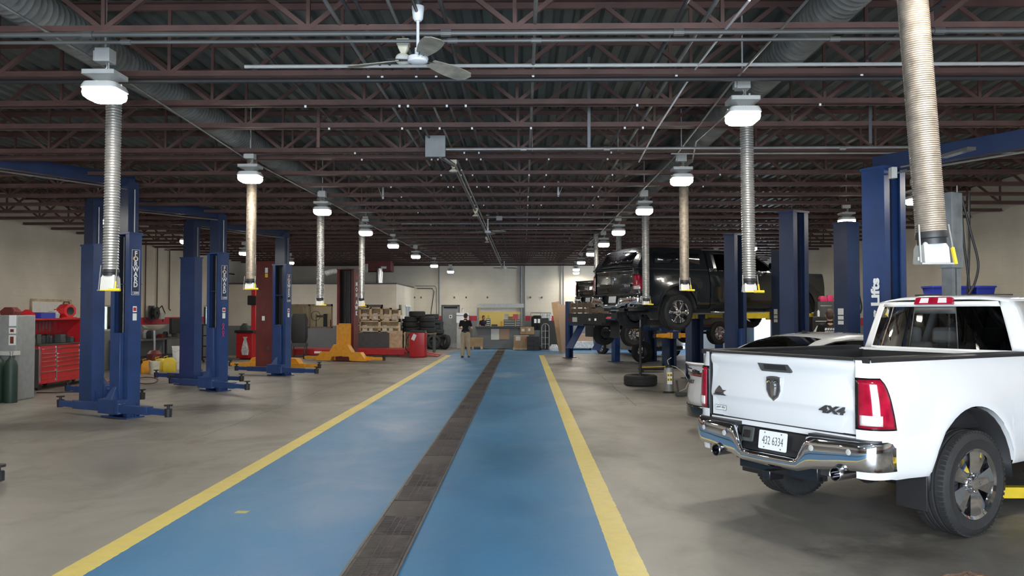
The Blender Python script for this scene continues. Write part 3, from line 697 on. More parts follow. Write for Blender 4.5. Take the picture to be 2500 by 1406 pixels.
def pickup(label,paint,loc,rz,cab0=.95,wb=3.8,near=False,style=0,box=True,name='pickup_truck',group=None,steps=False,trim=None,topper=False):
    t=thing(name,label,'pickup truck',loc,rz,group)
    ycs=(0.0,wb); BE=cab0-.03
    if box:
        b=MB()
        for s in (1,-1): side_panel(b,s,-.90,BE,(0.0,),1.42,.53,None,corner=True)
        # inner bed
        for s in (1,-1):
            b.grid([[(s*.905,y,1.42),(s*.80,y,1.425),(s*.79,y,1.40)] for y in (-1.10,BE)])
        b.box(-.90,.90,BE-.03,BE,.60,1.415)
        for s in (1,-1): b.box(min(s*.78,s*.93),max(s*.78,s*.93),BE-.02,BE,.55,1.40)
        obj('bed_sides',b,paint,t,smooth=30)
        b=MB()
        for s in (1,-1):
            b.box(min(s*.72,s*.80),max(s*.72,s*.80),-1.11,BE-.04,.85,1.405); b.box(min(s*.50,s*.74),max(s*.50,s*.74),-.5,.5,.85,1.06)
        b.box(-.79,.79,-1.11,BE-.04,.82,.86); b.box(-.79,.79,BE-.06,BE-.035,.85,1.40); obj('bed_liner',b,M['black'],t,smooth=0)
        b=MB()
        for s in (1,-1):
            rows=[]
            for y in (-1.13,-1.1,-.6,0,.5,BE):
                yy=y; rows.append([(s*x,yy,z) for x,z in ((.78,1.40),(.775,1.432),(.79,1.442),(.895,1.440),(.915,1.428),(.916,1.405))])
            b.grid(rows); b.box(min(s*.775,s*.90),max(s*.775,s*.90),-1.135,-1.125,1.40,1.44)
        obj('bed_rail_cap',b,M['black'],t)
        # tailgate
        prof=[(1.425,-1.085),(1.428,-1.12),(1.418,-1.15),(1.395,-1.165),(1.365,-1.168),(1.335,-1.160),(1.31,-1.148),(1.28,-1.145),(1.2,-1.150),(1.10,-1.160),(1.055,-1.166),(1.035,-1.162),(1.015,-1.150),(.98,-1.146),(.88,-1.140),(.855,-1.13),(.85,-1.08)]
        rows=[]
        for z,y in prof:
            rows.append([(x,y+.035*(abs(x)/.78)**3,z) for x in (-.778,-.765,-.6,-.4,-.2,0,.2,.4,.6,.765,.778)])
        b=MB().grid(rows); b.box(-.77,.77,-1.12,-1.07,.86,1.42)
        tg=obj('tailgate',b,paint,t,smooth=40)
        b=MB().box(-.775,.775,-1.13,-1.08,.805,.845); obj('tailgate_sill',b,paint,tg,smooth=0)
        b=MB(); b.grid([[(x,y,z) for x in (-.78,0,.78)] for y,z in ((-1.155,1.415),(-1.15,1.435),(-1.08,1.437),(-1.07,1.41))]); obj('tailgate_cap',b,M['black'],tg)
        # handle
        m=frame((0,-1.150,1.325),(1,0,0),(0,0,1))
        b=MB().prism([(-.19,.035),(.15,.035),(.19,-.03),(.18,-.04),(-.13,-.04),(-.145,-.03)],-.005,.014,m); hd=obj('tailgate_handle',b,M['greydk'],tg,bevel=.004)
        b=MB().prism([(-.11,.018),(.12,.018),(.14,-.022),(-.10,-.022)],.013,.017,m); obj('handle_pull',b,M['black'],hd,smooth=0)
        ram_shield(tg,(0,-1.160,1.155),.155,1)
        b=text_mb('4X4',.078,frame((.575,-1.158,1.025),(1,0,0),(0,0,1)),.004,.004,1.75,.18); obj('four_wheel_drive_badge',b,M['steeldk'] if near else M['chromed'],tg,smooth=0)
        m=frame((-.64,-1.142,1.075),(1,0,0),(0,0,1))
        b=MB().prism([(-.095,-.04),(.095,-.04),(.095,.01),(.02,.01),(.0,.035),(-.02,.048),(-.04,.03),(-.07,.0),(-.08,-.02)],0,.006,m); bg_=obj('side_badge',b,M['chromed'],tg,smooth=0)
        if near:
            obj('badge_lettering',text_mb('HORN',.034,frame((-.615,-1.1485,1.050),(1,0,0),(0,0,1)),.001,.001,1.2),M['black'],bg_,smooth=0)
            obj('badge_lettering',text_mb('BIG',.024,frame((-.69,-1.1485,1.052),(1,0,0),(0,0,1)),.001,.0006,1.1),M['black'],bg_,smooth=0)
            m=frame((-.655,-1.1325,.925),(1,0,0),(0,0,1)); b=MB().prism(rsq(.068,.022,.005,2),0,.0025,m); st=obj('dealer_sticker',b,M['black'],tg,smooth=0)
            obj('sticker_face',MB().prism(rsq(.065,.019,.004,2),.002,.0032,m),M['plate'],st,smooth=0)
            obj('sticker_lettering',text_mb('port city',.03,frame((-.655,-1.1358,.930),(1,0,0),(0,0,1)),.0003,.0008,1.0),M['black'],st,smooth=0)
        # tail lights wrap the corner
        def SL(off):
            def S(u,v):    # u 0..1 from tailgate edge round the corner, v height
                z=.918+.36*v; W=shell(z); uu=u
                if u<.62:
                    a=PI/2*u/.62; se=math.sin(a)**.75 if a>0 else 0; ce=math.cos(a)**.75 if a<PI/2-1e-6 else 0
                    x=.787+(W-.787)*se; y=-.90-.245*ce; nx,ny=math.sin(a),-math.cos(a)
                else:
                    x=W; y=-.90+.19*(u-.62)/.38; nx,ny=1,0
                return (x+nx*off,y+ny*off,z)
            return S
        for s in (1,-1):
            hi=lambda v: .55-.10*v-.06*v**8; 
            b=MB(); patch(b,SL(.006),0.0,lambda v: hi(v)+.015,-.035,1.035,16,10,s); tl=obj('tail_light',b,M['chromed'] if trim else M['blackgl'],t,solid=.004)
            b=MB(); patch(b,SL(.012),0.03,lambda v: hi(v)-.01,.0,1.0,16,10,s)
            obj('red_lens',b,M['lensred'],tl,solid=.006)
            b=MB(); patch(b,SL(.0165),0.05,.36,.06,.27,8,3,s); obj('reverse_lens',b,M['lensw'],tl,solid=.003)
        # bumper
        BX=[x*.985 for x in (-1.0,-.998,-.99,-.965,-.92,-.85,-.7,-.55,-.44,-.40,-.34,-.30,-.2,0,.2,.30,.34,.40,.44,.55,.7,.85,.92,.965,.99,.998,1.0)]
        BY=[-.90,-1.0,-1.09,-1.18,-1.235,-1.27]
        def by(x):
            a=abs(x); return lerp([(0,-1.25),(.5,-1.24),(.85,-1.20),(.905,-1.175),(.95,-1.13),(.975,-1.08),(.983,-1.02),(.985,-.95)],a)
        def bt(x): return lerp([(.0,.615),(.295,.615),(.39,.80),(.43,.812),(1,.822)],abs(x))
        def bb(x): return lerp([(0,.515),(.3,.52),(.45,.565),(.62,.575),(.72,.60),(1,.60)],abs(x))
        rows=[]
        for x in BX:
            r=[]; y=by(x); T_,B_=bt(x),bb(x); a=abs(x)
            for k,(f,o) in enumerate(((1.0,.05),(1.0,.012),(.94,0),(.7,-.006),(.5,-.008),(.3,-.004),(.12,.004),(.0,.02),(.0,.06))):
                sx=1-(.0 if a<.9 else .3*o/.99) ; yy=y+o if a<.995 else y
                r.append((x*(1-(o*.5 if a>.96 else 0)),yy,B_+(T_-B_)*f))
            rows.append(r)
        bp=obj('rear_bumper',MB().grid(rows),M['chrome'],t,smooth=60,solid=.006)
        b=MB()
        for s in (1,-1):
            b.prism([(s*x,y) for x,y in ((.97,-.97),(.955,-1.08),(.90,-1.155),(.84,-1.178),(.45,-1.222),(.40,-1.215),(.40,-1.13),(.8,-1.10))],.80,.832)
        b.grid([[(x,y,z) for x in (-.41,-.34,.34,.41)] for y,z in ((-1.09,.815),(-1.13,.79),(-1.155,.66),(-1.22,.62))])
        obj('step_pad',b,M['black'],bp)
        if near:
            m=frame((-.29,-1.160,.735),(1,0,0),(0,.22,1)); b=MB(); b.prism(rsq(.065,.062,.012,2),0,.016,m); obj('socket_cover',b,M['greydk'],bp,bevel=.003)
            obj('trailer_socket',MB().prism(rsq(.034,.032,.005,2),.0165,.03,m),M['blackgl'],bp,smooth=0)
        for x in (-.79,-.50,.45,.77) :
            m=frame((x,by(x)+.002,.735 if abs(x)>.7 else .725),(1,0,0),(0,0,1)); obj('parking_sensor',MB().lathe([(.024,0),(.024,.008),(.018,.011),(0,.011)],16,m),M['greylt'],bp)
        m=frame((0,-1.180,.715),(1,0,0),(0,.13,1)); lp=obj('license_plate',MB().prism(rsq(.1525,.077,.012,3),0,.003,m),M['plate'],t)
        if near:
            mm=frame((0,-1.1835,.710),(1,0,0),(0,.13,1)); obj('plate_number',text_mb('432 6334',.098,mm,.0012,-.0006,.62),M['greydk'],lp,smooth=0)
            b=MB()
            for x,z in ((-.09,.06),(.09,.06),(-.09,-.06),(.09,-.06)): b.lathe([(.006,.003),(.005,.006),(0,.006)],8,m@Matrix.Translation((x,z,0)))
            obj('plate_screw',b,M['steeldk'],lp)
        b=MB(); b.box(-.42,.42,-1.14,-1.02,.44,.56); b.box(-.04,.04,-1.26,-1.1,.40,.48); b.tube([(-.42,-1.10,.46),(.42,-1.10,.46)],.03,8); obj('tow_hitch',b,M['blackgl'],t,bevel=.006)
        for x in (-.60,.68):
            m=Matrix.Translation((x,-1.25,.562)) @ Matrix.Rotation(-PI/2,4,'X')
            obj('exhaust_tip',MB().lathe([(.036,.30),(.047,.26),(.052,.02),(.054,.0),(.050,-.004),(.045,.0),(.042,.18),(0,.18)],24,m),M['chromed'],t)
    # wheels
    ww=[]
    for y in ycs:
        for s in (1,-1): ww.append(wheel(t,(s*.855,y,.419),s,style=style))
    # arch liners, mudflaps
    for y in ycs:
        for s in (1,-1):
            rows=[]; b=MB()
            for i in range(17):
                a=PI*i/16; rows.append([(s*x,y-.545*math.cos(a),.42+.60*math.sin(a)) for x in (.58,.97)])
            b.grid(rows); b.add([(s*.58,y-.545*math.cos(PI*i/16),.42+.60*math.sin(PI*i/16)) for i in range(17)],[tuple(range(17))])
            obj('wheel_arch_liner',b,M['black'],t,solid=.01)
    for s in (1,-1):
        obj('mud_flap',MB().box(min(s*.70,s*.965),max(s*.70,s*.965),-.575,-.56,.26,.62),M['black'],t,bevel=.004)
    # cab lower sides and doors
    F=wb+.86
    b=MB()
    for s in (1,-1): side_panel(b,s,cab0,F,(wb,),1.40,.50,None)
    for s in (1,-1): b.grid([[(s*shell(z),cab0,z),(s*.6,cab0,z)] for z in (.52,.8,1.1,1.3,1.40)])
    for s in (1,-1): b.grid([[(s*.918,y,1.40),(s*.88,y,1.415),(s*.84,y,1.41)] for y in (cab0,1.6,2.3,3.2)])
    b.box(-.85,.85,cab0,cab0+.02,.6,1.42)
    # hood and front
    rows=[]
    for i in range(9):
        y=wb-.45+(F+.02-wb+.45)*i/8; d=i/8
        rows.append([(x*(1-.06*d*d),y-.10*(abs(x)/.92)**2*d, (1.40-.05*d-.05*d*d)+.06*(1-(abs(x)/.92)**2)-(.04 if abs(x)<.3 and 0 else 0)) for x in (-.92,-.8,-.55,-.5,-.2,0,.2,.5,.55,.8,.92)])
    b.grid(rows)
    rows=[[(x*.93,F-.08*(abs(x))**2+o,z) for x in (-.95,-.7,-.3,0,.3,.7,.95)] for z,o in ((1.33,0),(1.2,.05),(.95,.06))]
    b.grid(rows)
    obj('cab_body',b,paint,t,smooth=32)
    b=MB(); rows=[[(x*.95,F+.10-.10*(abs(x))**2+o,z) for x in (-1,-.7,-.3,0,.3,.7,1)] for z,o in ((.95,-.02),(.9,.03),(.65,.04),(.60,-.03))]; b.grid(rows); obj('front_bumper',b,M['chrome'],t,solid=.01)
    b=MB(); b.box(-.5,.5,F+.03,F+.07,.98,1.30); obj('grille',b,M['blackgl'],t)
    for s in (1,-1): obj('headlight',MB().box(min(s*.55,s*.93),max(s*.55,s*.93),F-.14,F+.02,1.02,1.26),M['lensw'],t,bevel=.03)
    # greenhouse
    yb=cab0
    def SR(u,v): return (u*(.80-.15*v-.01*v*v),yb+.045*v+.075*u*u*(abs(u)**.5),1.405+.475*v)
    def SS(y,v): return (.862-.175*v,y,1.405+.475*v)
    def SW(u,v): return (u*(.85-.17*v),wb-.46-.68*v-.12*u*u,1.40+.48*v)
    wl=lambda v: wb-.58-.68*v
    gh=MB()
    patch(gh,SR,-1,-.905,0,1,3,6); patch(gh,SR,.905,1,0,1,3,6); patch(gh,SR,-.905,.905,0,.07,10,1); patch(gh,SR,-.905,.905,.90,1,10,2)
    for s in (1,-1):
        rows=[]
        for i in range(7):
            v=i/6; p=SR(1,v); q=SS(yb+.16,v); r=[]
            for k in range(5):
                f=k/4; a=f*PI/2; r.append(((p[0]+(q[0]-p[0])*math.sin(a))*s,(q[1]+(p[1]-q[1])*math.cos(a)),p[2]))
            rows.append(r)
        gh.grid(rows)
        patch(gh,SS,yb+.16,yb+.30,0,1,1,6,s); patch(gh,SS,yb+1.06,yb+1.18,0,1,1,6,s)
        patch(gh,SS,yb+.30,lambda v: wl(v)-.0,0,.05,8,1,s); patch(gh,SS,yb+.30,lambda v: wl(v),.88,1,8,1,s)
        patch(gh,SS,lambda v: wl(v)-.10,wl,0,1,1,6,s)
        gh.grid([[ (SS(wl(v),v)[0]*s,wl(v),SS(wl(v),v)[2]), (SW(.93,v)[0]*s,SW(.93,v)[1],SW(.93,v)[2])] for v in [i/6 for i in range(7)]])
    ye=wb-.46-.68
    rows=[]
    for i in range(11):
        f=i/10; y=yb+.045+f*(ye-yb-.045); r=[]
        for k in range(13):
            u=-1+k/6; w=.66+.03*min(1,f*6)- (.0 if f<.9 else .01); back=.075*(abs(u)**2.5)*(1-min(1,f*6)); fr=-.12*u*u*max(0,(f-.8)/.2)
            e=min(1,f*7)*min(1,(1-f)*6)
            r.append((u*w,y+back+fr,1.88+(.030+.035*e**.5)*(1-abs(u)**5)-.0))
        rows.append(r)
    gh.grid(rows)
    obj('cab_upper',gh,paint,t,smooth=40,solid=.012)
    for u0,u1 in (((-.905,-.31),(.31,.905)) if near else ((-.905,.905),)):
        b=MB(); patch(b,SR,u0,u1,.07,.90,6,3); obj('rear_window',b,M['glassd'],t)
    if near:
        b=MB(); patch(b,SR,-.31,.31,.07,.90,4,3); obj('sliding_window',b,M['glassm'],t)
        b=MB(); patch(b,lambda u,v:(SR(u,v)[0],SR(u,v)[1]-.004,SR(u,v)[2]),-.31,.31,.76,.90,4,1); patch(b,lambda u,v:(SR(u,v)[0],SR(u,v)[1]-.004,SR(u,v)[2]),-.325,-.31,.07,.90,1,3);patch(b,lambda u,v:(SR(u,v)[0],SR(u,v)[1]-.004,SR(u,v)[2]),.31,.325,.07,.90,1,3); obj('slider_frame',b,M['greydk'],t,solid=.004)
    for s in (1,-1):
        b=MB(); patch(b,SS,yb+.30,yb+1.06,.05,.88,3,3,s); obj('side_window',b,M['glassd'],t)
        b=MB(); patch(b,SS,yb+1.18,lambda v: wl(v)-.10,.05,.88,3,3,s); obj('side_window',b,M['glassd'],t)
    b=MB(); patch(b,SW,-.93,.93,0,1,8,6); obj('windscreen',b,M['glassm'],t)
    # brake light on the roof edge
    m=frame((0,yb+.033,1.885),(1,0,0),(0,.35,1))
    b=MB().prism([(-.19,.03),(-.155,.036),(.155,.036),(.19,.03),(.20,-.035),(-.20,-.035)],-.01,.018,m); hb=obj('high_brake_light',b,M['lensred'],t,bevel=.004)
    b=MB()
    for s in (-1,1): b.prism([(s*.05,.026),(s*.13,.026),(s*.14,-.024),(s*.05,-.024)],.018,.021,m)
    obj('cargo_lamp_lens',b,M['lensw'],hb)
    # interior
    b=MB(); b.box(-.84,.84,yb+.05,3.2,.62,.70); 
    for xx in (-.42,.42):
        for yy in (yb+.34,yb+1.25):
            b.box(xx-.27,xx+.27,yy,yy+.5,.70,.98); b.bar((xx,yy+.04,.95),(xx,yy-.14,1.48),.50,.14,up=(0,1,0))
    b.box(-.2,.2,yb+1.2,yb+1.34,.95,1.45)
    st=obj('seats',b,M['seat'],t,bevel=.04)
    b=MB()
    for xx in (-.42,0,.42): b.cbox((xx,yb+.22,1.555),(.28,.10,.16)); 
    for xx in (-.42,.42): b.cbox((xx,yb+1.12,1.58),(.26,.10,.18))
    obj('headrest',b,M['seat'],st,bevel=.04)
    b=MB(); b.box(-.84,.84,2.85,3.15,.9,1.40); obj('dashboard',b,M['black'],t,bevel=.05)
    if topper:
        g=MB(); rows=[]
        for y,zt,sh in ((-1.10,1.45,0),(-1.02,1.62,.02),(-.86,1.84,.08),(-.70,1.925,.14),(-.4,1.955,.16),(.3,1.965,.16),(BE,1.955,.16)):
            r=[]; h=zt-1.43
            for x,zz in ((-.90,1.43),(-.905+sh*.5,1.43+h*.45),(-.90+sh,1.43+h*.86),(-.80+sh,1.43+h*.97),(-.4,zt+.01),(0,zt+.02),(.4,zt+.01),(.80-sh,1.43+h*.97),(.90-sh,1.43+h*.86),(.905-sh*.5,1.43+h*.45),(.90,1.43)): r.append((x,y,zz))
            rows.append(r)
        g.grid(rows); g.add([rows[-1][i] for i in range(11)],[tuple(range(11))]); tp=obj('bed_topper',g,paint,t,smooth=50)
        g=MB(); g.grid([[(x,y,z) for x in (-.62,0,.62)] for y,z in ((-1.075,1.56),(-.96,1.73),(-.90,1.82))]); obj('topper_window',g,M['blackgl'],tp,solid=.006)
        for s in (1,-1): obj('topper_window',MB().grid([[(s*.895,y,1.55),(s*.845,y,1.80)] for y in (-.6,.1,.7)]),M['blackgl'],tp,solid=.006)
    # doors: seams, handles, mirrors
    b=MB()
    for s in (1,-1):
        for y in (yb+1.13,yb+2.16):
            for z0,z1 in ((.56,.84),(.87,1.1),(1.1,1.32)):
                b.add([(s*(shell(z0)+.0015),y-.004,z0),(s*(shell(z0)+.0015),y+.004,z0),(s*(shell(z1)+.0015),y+.004,z1),(s*(shell(z1)+.0015),y-.004,z1)],[(0,1,2,3)])
    obj('door_seam',b,M['black'],t,smooth=0,fix=False)
    for s in (1,-1):
        for y in (yb+.92,yb+1.95):
            obj('door_handle',MB().box(min(s*.965,s*1.0),max(s*.965,s*1.0),y,y+.2,1.16,1.19),M['chrome'] if trim else paint,t,bevel=.008)
        b=MB(); b.bar((s*.86,wb-1.0,1.44),(s*1.02,wb-1.02,1.47),.05,.04); stack(b,[(rsq(.03,.06,.02,2),1.40),(rsq(.05,.09,.03,2),1.44),(rsq(.05,.09,.03,2),1.60),(rsq(.03,.07,.02,2),1.63)],Matrix.Translation((s*1.10,wb-1.02,0)) @ Matrix.Rotation(PI/2,4,'Z'))
        obj('door_mirror',b,M['chrome'] if trim else paint,t,smooth=40)
        if steps:
            obj('side_step',MB().tube([(s*.90,yb+.05,.42),(s*.96,yb+.15,.40),(s*.96,wb-.75,.40),(s*.90,wb-.65,.42)],.045,10),M['chromed'],t)
        else: obj('side_step',MB().box(min(s*.82,s*.99),max(s*.82,s*.99),yb+.0,wb-.62,.385,.43),M['black'],t,bevel=.02)
    # chassis
    b=MB()
    for s in (1,-1): b.box(min(s*.42,s*.50),max(s*.42,s*.50),-1.1,F-.2,.50,.64); b.bar((s*.46,-.7,.52),(s*.46,.6,.46),.06,.03)
    b.tube([(-.80,0,.40),(.80,0,.40)],.045,10); b.lathe([(.02,-.15),(.12,-.1),(.15,0),(.12,.1),(.02,.15)],16,Matrix.Translation((0,0,.40))@Matrix.Rotation(PI/2,4,'Y'))
    b.tube([(0,.15,.42),(0,2.1,.5)],.05,8); b.tube([(-.66,-1.05,.53),(-.62,-.2,.60),(-.35,.6,.48),(-.3,1.4,.46)],.032,8); b.box(-.6,-.2,1.2,2.1,.42,.6); b.box(.1,.45,1.0,1.9,.40,.62)
    b.lathe([(.0,.45),(.34,.45),(.36,.5),(.36,.6),(.3,.64),(0,.64)],24,Matrix.Translation((0,-.66,.0)))
    b.box(-.5,.5,2.2,3.4,.40,.75); b.tube([(-.7,wb,.42),(.7,wb,.42)],.05,8)
    obj('chassis',b,M['steeldk'],t,smooth=40)
    return t
pickup('big white pickup truck with chrome rear bumper parked at the right',M['truckw'],(3.085,7.57,0),-1.047,near=True)

RT_FW=Vector((math.cos(-1.047+PI/2),math.sin(-1.047+PI/2),0))
pickup('charcoal pickup truck with a bed cap, raised high on a blue lift',M['truckd'],(3.141,20.29,1.361),-1.09,style=1,steps=True,trim=True,topper=True)
pickup('small black pickup truck on the four-post lift behind the flatbed truck',M['truckk'],(3.44,31.98,1.53),-1.05,style=1)
# ---------------------------------------------------------------- flatbed truck on the four-post lift
def flatbed(loc,rz):
    t=thing('flatbed_truck','black flatbed truck with wooden stake sides raised behind the charcoal pickup','truck',loc,rz)
    b=MB(); b.box(-1.15,1.15,-1.32,2.0,1.03,1.14); b.box(-1.15,1.15,-1.34,-1.28,.82,1.14); b.box(-1.0,1.0,-1.36,-1.30,.76,.84); obj('flatbed_deck',b,M['black'],t,smooth=0)
    b=MB()
    for x in (-1.12,1.12):
        for z0,z1 in ((1.16,1.31),(1.35,1.50)): b.box(x-.015,x+.015,-1.28,1.95,z0,z1)
        for y in (-1.2,-.5,.2,.9,1.6): b.box(x-.03,x+.03,y-.05,y+.05,1.14,1.54)
    for z0,z1 in ((1.16,1.31),(1.35,1.50)): b.box(-1.12,1.12,-1.30,-1.27,z0,z1)
    for x in (-1.05,-.62,-.2,.2,.62,1.05): b.box(x-.05,x+.05,-1.325,-1.295,1.14,1.54)
    obj('stake_sides',b,M['woodbr'],t,smooth=0)
    for x in (-1.08,-.95): obj('marker_light',MB().cbox((x,-1.345,.93),(.08,.02,.07)),M['lensred'],t)
    for x in (.25,.62): obj('marker_light',MB().cbox((x,-1.345,.93),(.10,.02,.08)),M['lensw'],t)
    obj('license_plate',MB().box(-.86,-.56,-1.35,-1.34,.84,1.0),M['paper'],t,smooth=0)
    b=MB()
    for s in (1,-1): b.box(min(s*.38,s*.46),max(s*.38,s*.46),-1.2,4.4,.72,.9)
    b.tube([(-.8,0,.42),(.8,0,.42)],.06,10); b.tube([(-.8,3.8,.42),(.8,3.8,.42)],.05,10); b.box(-.5,.5,2.6,3.6,.5,.9); obj('chassis',b,M['steeldk'],t)
    for x in (-.80,.80):
        obj('mud_flap',MB().box(x-.27,x+.27,-.68,-.66,.30,.86),M['black'],t,bevel=.01)
    for y in (0,3.8):
        for s in (1,-1): wheel(t,(s*.87,y,.419),s,rr=.235,style=0)
    b=MB(); stack(b,[([(-.95,2.1),(.95,2.1),(.97,3.3),(.9,4.75),(-.9,4.75),(-.97,3.3)],.6),([(-.95,2.1),(.95,2.1),(.97,3.3),(.88,4.72),(-.88,4.72),(-.97,3.3)],1.25),([(-.9,2.1),(.9,2.1),(.9,3.45),(.85,4.6),(-.85,4.6),(-.9,3.45)],1.36)])
    stack(b,[([(-.86,2.12),(.86,2.12),(.86,3.4),(-.86,3.4)],1.36),([(-.70,2.2),(.70,2.2),(.70,2.9),(-.70,2.9)],1.90)])
    obj('cab',b,M['truckk'],t,smooth=30,bevel=.04)
    return t
fb=flatbed((3.10,27.56,.682),-1.074); fb.scale=(.929,.929,.929)
# ---------------------------------------------------------------- sedan
def sedan(label,paint,loc,rz,badge=False):
    t=thing('sedan_car',label,'car',loc,rz)
    rc=lambda x,k=.20: k*(abs(x)/.90)**4
    # lower body: plan outline lofted in z
    def outline(w,y0,y1,c0,c1):
        pts=[]
        for i in range(13): x=-w+2*w*i/12; pts.append((x,y0+c0*(abs(x)/w)**4))
        for k in range(1,12): pts.append((w,y0+c0+(y1-c1-y0-c0)*k/12))
        for i in range(13): x=w-2*w*i/12; pts.append((x,y1-c1*(abs(x)/w)**4))
        for k in range(1,12): pts.append((-w,y1-c1+(y0+c0-y1+c1)*k/12))
        return pts
    b=MB(); lv=[(.84,.16,4.5,.2,.3,.24),(.88,.06,4.6,.26,.4,.40),(.905,.02,4.66,.28,.45,.55),(.91,.05,4.66,.27,.45,.70),(.90,.10,4.6,.24,.5,.79),(.885,.085,4.5,.22,.5,.86),(.86,.06,4.4,.20,.5,.95),(.82,.055,4.2,.17,.5,1.005),(.78,.12,4.0,.15,.5,1.02)]
    stack(b,[(outline(w,y0,y1,c0,c1),z) for w,y0,y1,c0,c1,z in lv])
    obj('body',b,paint,t,smooth=45)
    # black lower valance
    b=MB(); rows=[[(x,.015+.27*(abs(x)/.89)**4-.012,z) for x in [-.87+1.74*i/20 for i in range(21)]] for z in (.27,.32,.40,.44)]; b.grid(rows); obj('rear_valance',b,M['blackgl'],t,solid=.01)
    # greenhouse
    RL=[(.52,1.02),(.80,1.14),(1.10,1.275),(1.40,1.375),(1.70,1.435),(2.10,1.465),(2.55,1.455),(2.9,1.38),(3.25,1.22),(3.60,1.02)]
    ys=[.52,.62,.80,1.0,1.2,1.4,1.55,1.7,1.9,2.1,2.3,2.55,2.75,2.9,3.1,3.25,3.6]
    def sec(y):
        zt=lerp(RL,y); wb_=.80-.12*max(0,(1.3-y)/.8)**1.5; wt=.56+.0*y; h=zt-1.0
        wt=wb_-(wb_-.57)*min(1,h/.44)
        pts=[(wb_,1.0),(wb_-(wb_-wt)*.12,1.0+h*.12),(wb_-(wb_-wt)*.80,1.0+h*.80),(wt,1.0+h*.93),(wt*.88,1.0+h*.975),(wt*.5,zt+.012),(0,zt+.018)]
        return [(x,y,z) for x,z in pts]
    shell_=MB(); rg=MB(); sg={1:MB(),-1:MB()}; wsn=MB()
    for i in range(len(ys)-1):
        a,c=sec(ys[i]),sec(ys[i+1]); ym=(ys[i]+ys[i+1])/2
        for j in range(6):
            for s in (1,-1):
                q=[(p[0]*s,p[1],p[2]) for p in (a[j],a[j+1],c[j+1],c[j])]
                tgt=shell_
                if j>=4 and .62<ym<1.55: tgt=rg
                elif j>=4 and 2.75<ym: tgt=wsn
                elif j==1 and 1.2<ym<3.1: tgt=sg[s]
                tgt.add(q,[(0,1,2,3) if s>0 else (3,2,1,0)])
    obj('greenhouse',shell_,paint,t,smooth=40); obj('rear_window',rg,M['glassd'],t,smooth=60)
    for s in (1,-1):
        sw=obj('side_window',sg[s],M['glassd'],t,smooth=60)
        obj('window_trim',MB().tube([(sec(y)[2][0]*s*1.005,y,sec(y)[2][2]+.005) for y in ys if 1.1<y<3.2],.008,6),M['chrome'],sw)
    obj('windscreen',wsn,M['glassm'],t,smooth=60)
    b=MB(); b.box(-.7,.7,.75,3.0,.75,.95)
    for x in (-.38,.38):
        for y in (1.5,2.3): b.bar((x,y,.9),(x,y-.06,1.17),.45,.12,up=(0,1,0)); b.cbox((x,y-.02,1.23),(.24,.09,.10))
    obj('seats',b,M['seat'],t,bevel=.03)
    # spoiler lip, lights
    b=MB(); rows=[[(x,y0+.17*(abs(x)/.8)**4,z) for x in [-.76+1.52*i/16 for i in range(17)]] for y0,z in ((.12,.985),(.02,1.005),(-.015,1.035),(.0,1.055),(.12,1.035),(.22,1.01))]; b.grid(rows); obj('boot_spoiler',b,paint,t,smooth=50)
    for s in (1,-1):
        def Q(x0,x1,za,zb,off,n=10):
            r=[]
            for k in range(n+1):
                x=x0+(x1-x0)*k/n; r.append([(s*x,.085+.21*(x/.885)**4-off,z+(.02*(x/.885)**3)) for z in (za,(za+zb)/2,zb)])
            return r
        tl=obj('tail_light',MB().grid(Q(.30,.885,.845,.985,.012)),M['lensred'],t,solid=.02)
        obj('dark_lens',MB().grid(Q(.40,.80,.88,.955,.020)),M['blackgl'],tl,solid=.006)
        obj('reverse_lens',MB().grid(Q(.60,.76,.90,.94,.024)),M['lensw'],tl,solid=.004)
    if badge: obj('model_badge',text_mb('DART',.075,frame((-.66,.115,.765),(1,-.22,0),(0,0,1)),.004,.0015,1.3,.2),M['steeldk'],t,smooth=0)
    b=MB(); b.prism([(0,0),(.14,0),(.03,.05),(.0,.055)],-.012,.012,frame((0,1.75,1.455),(0,1,0),(0,0,1))); obj('roof_antenna',b,M['black'],t)
    for y in (.93,3.63):
        for s in (1,-1): wheel(t,(s*.812,y,.315),s,R=.315,rr=.21,w=.215,style=1)
    b=MB()
    for y in (.93,3.63):
        for s in (1,-1): b.lathe([(.315,-.012),(.355,-.012),(.355,.012),(.315,.012)],32,Matrix.Translation((s*.893,y,.325))@Matrix.Rotation(PI/2,4,'Y')); b.lathe([(.0,0),(.33,0)],32,Matrix.Translation((s*.897,y,.325))@Matrix.Rotation(PI/2,4,'Y'))
    obj('wheel_arch',b,M['black'],t,smooth=0)
    return t
sedan('white sedan parked just behind the white pickup truck',M['truckw'],(2.67,11.72,0),-1.047,badge=True)
sedan('dark grey sedan far back at the right, beyond the blue lift columns',M['grey'],(5.9,33.2,0),.52)
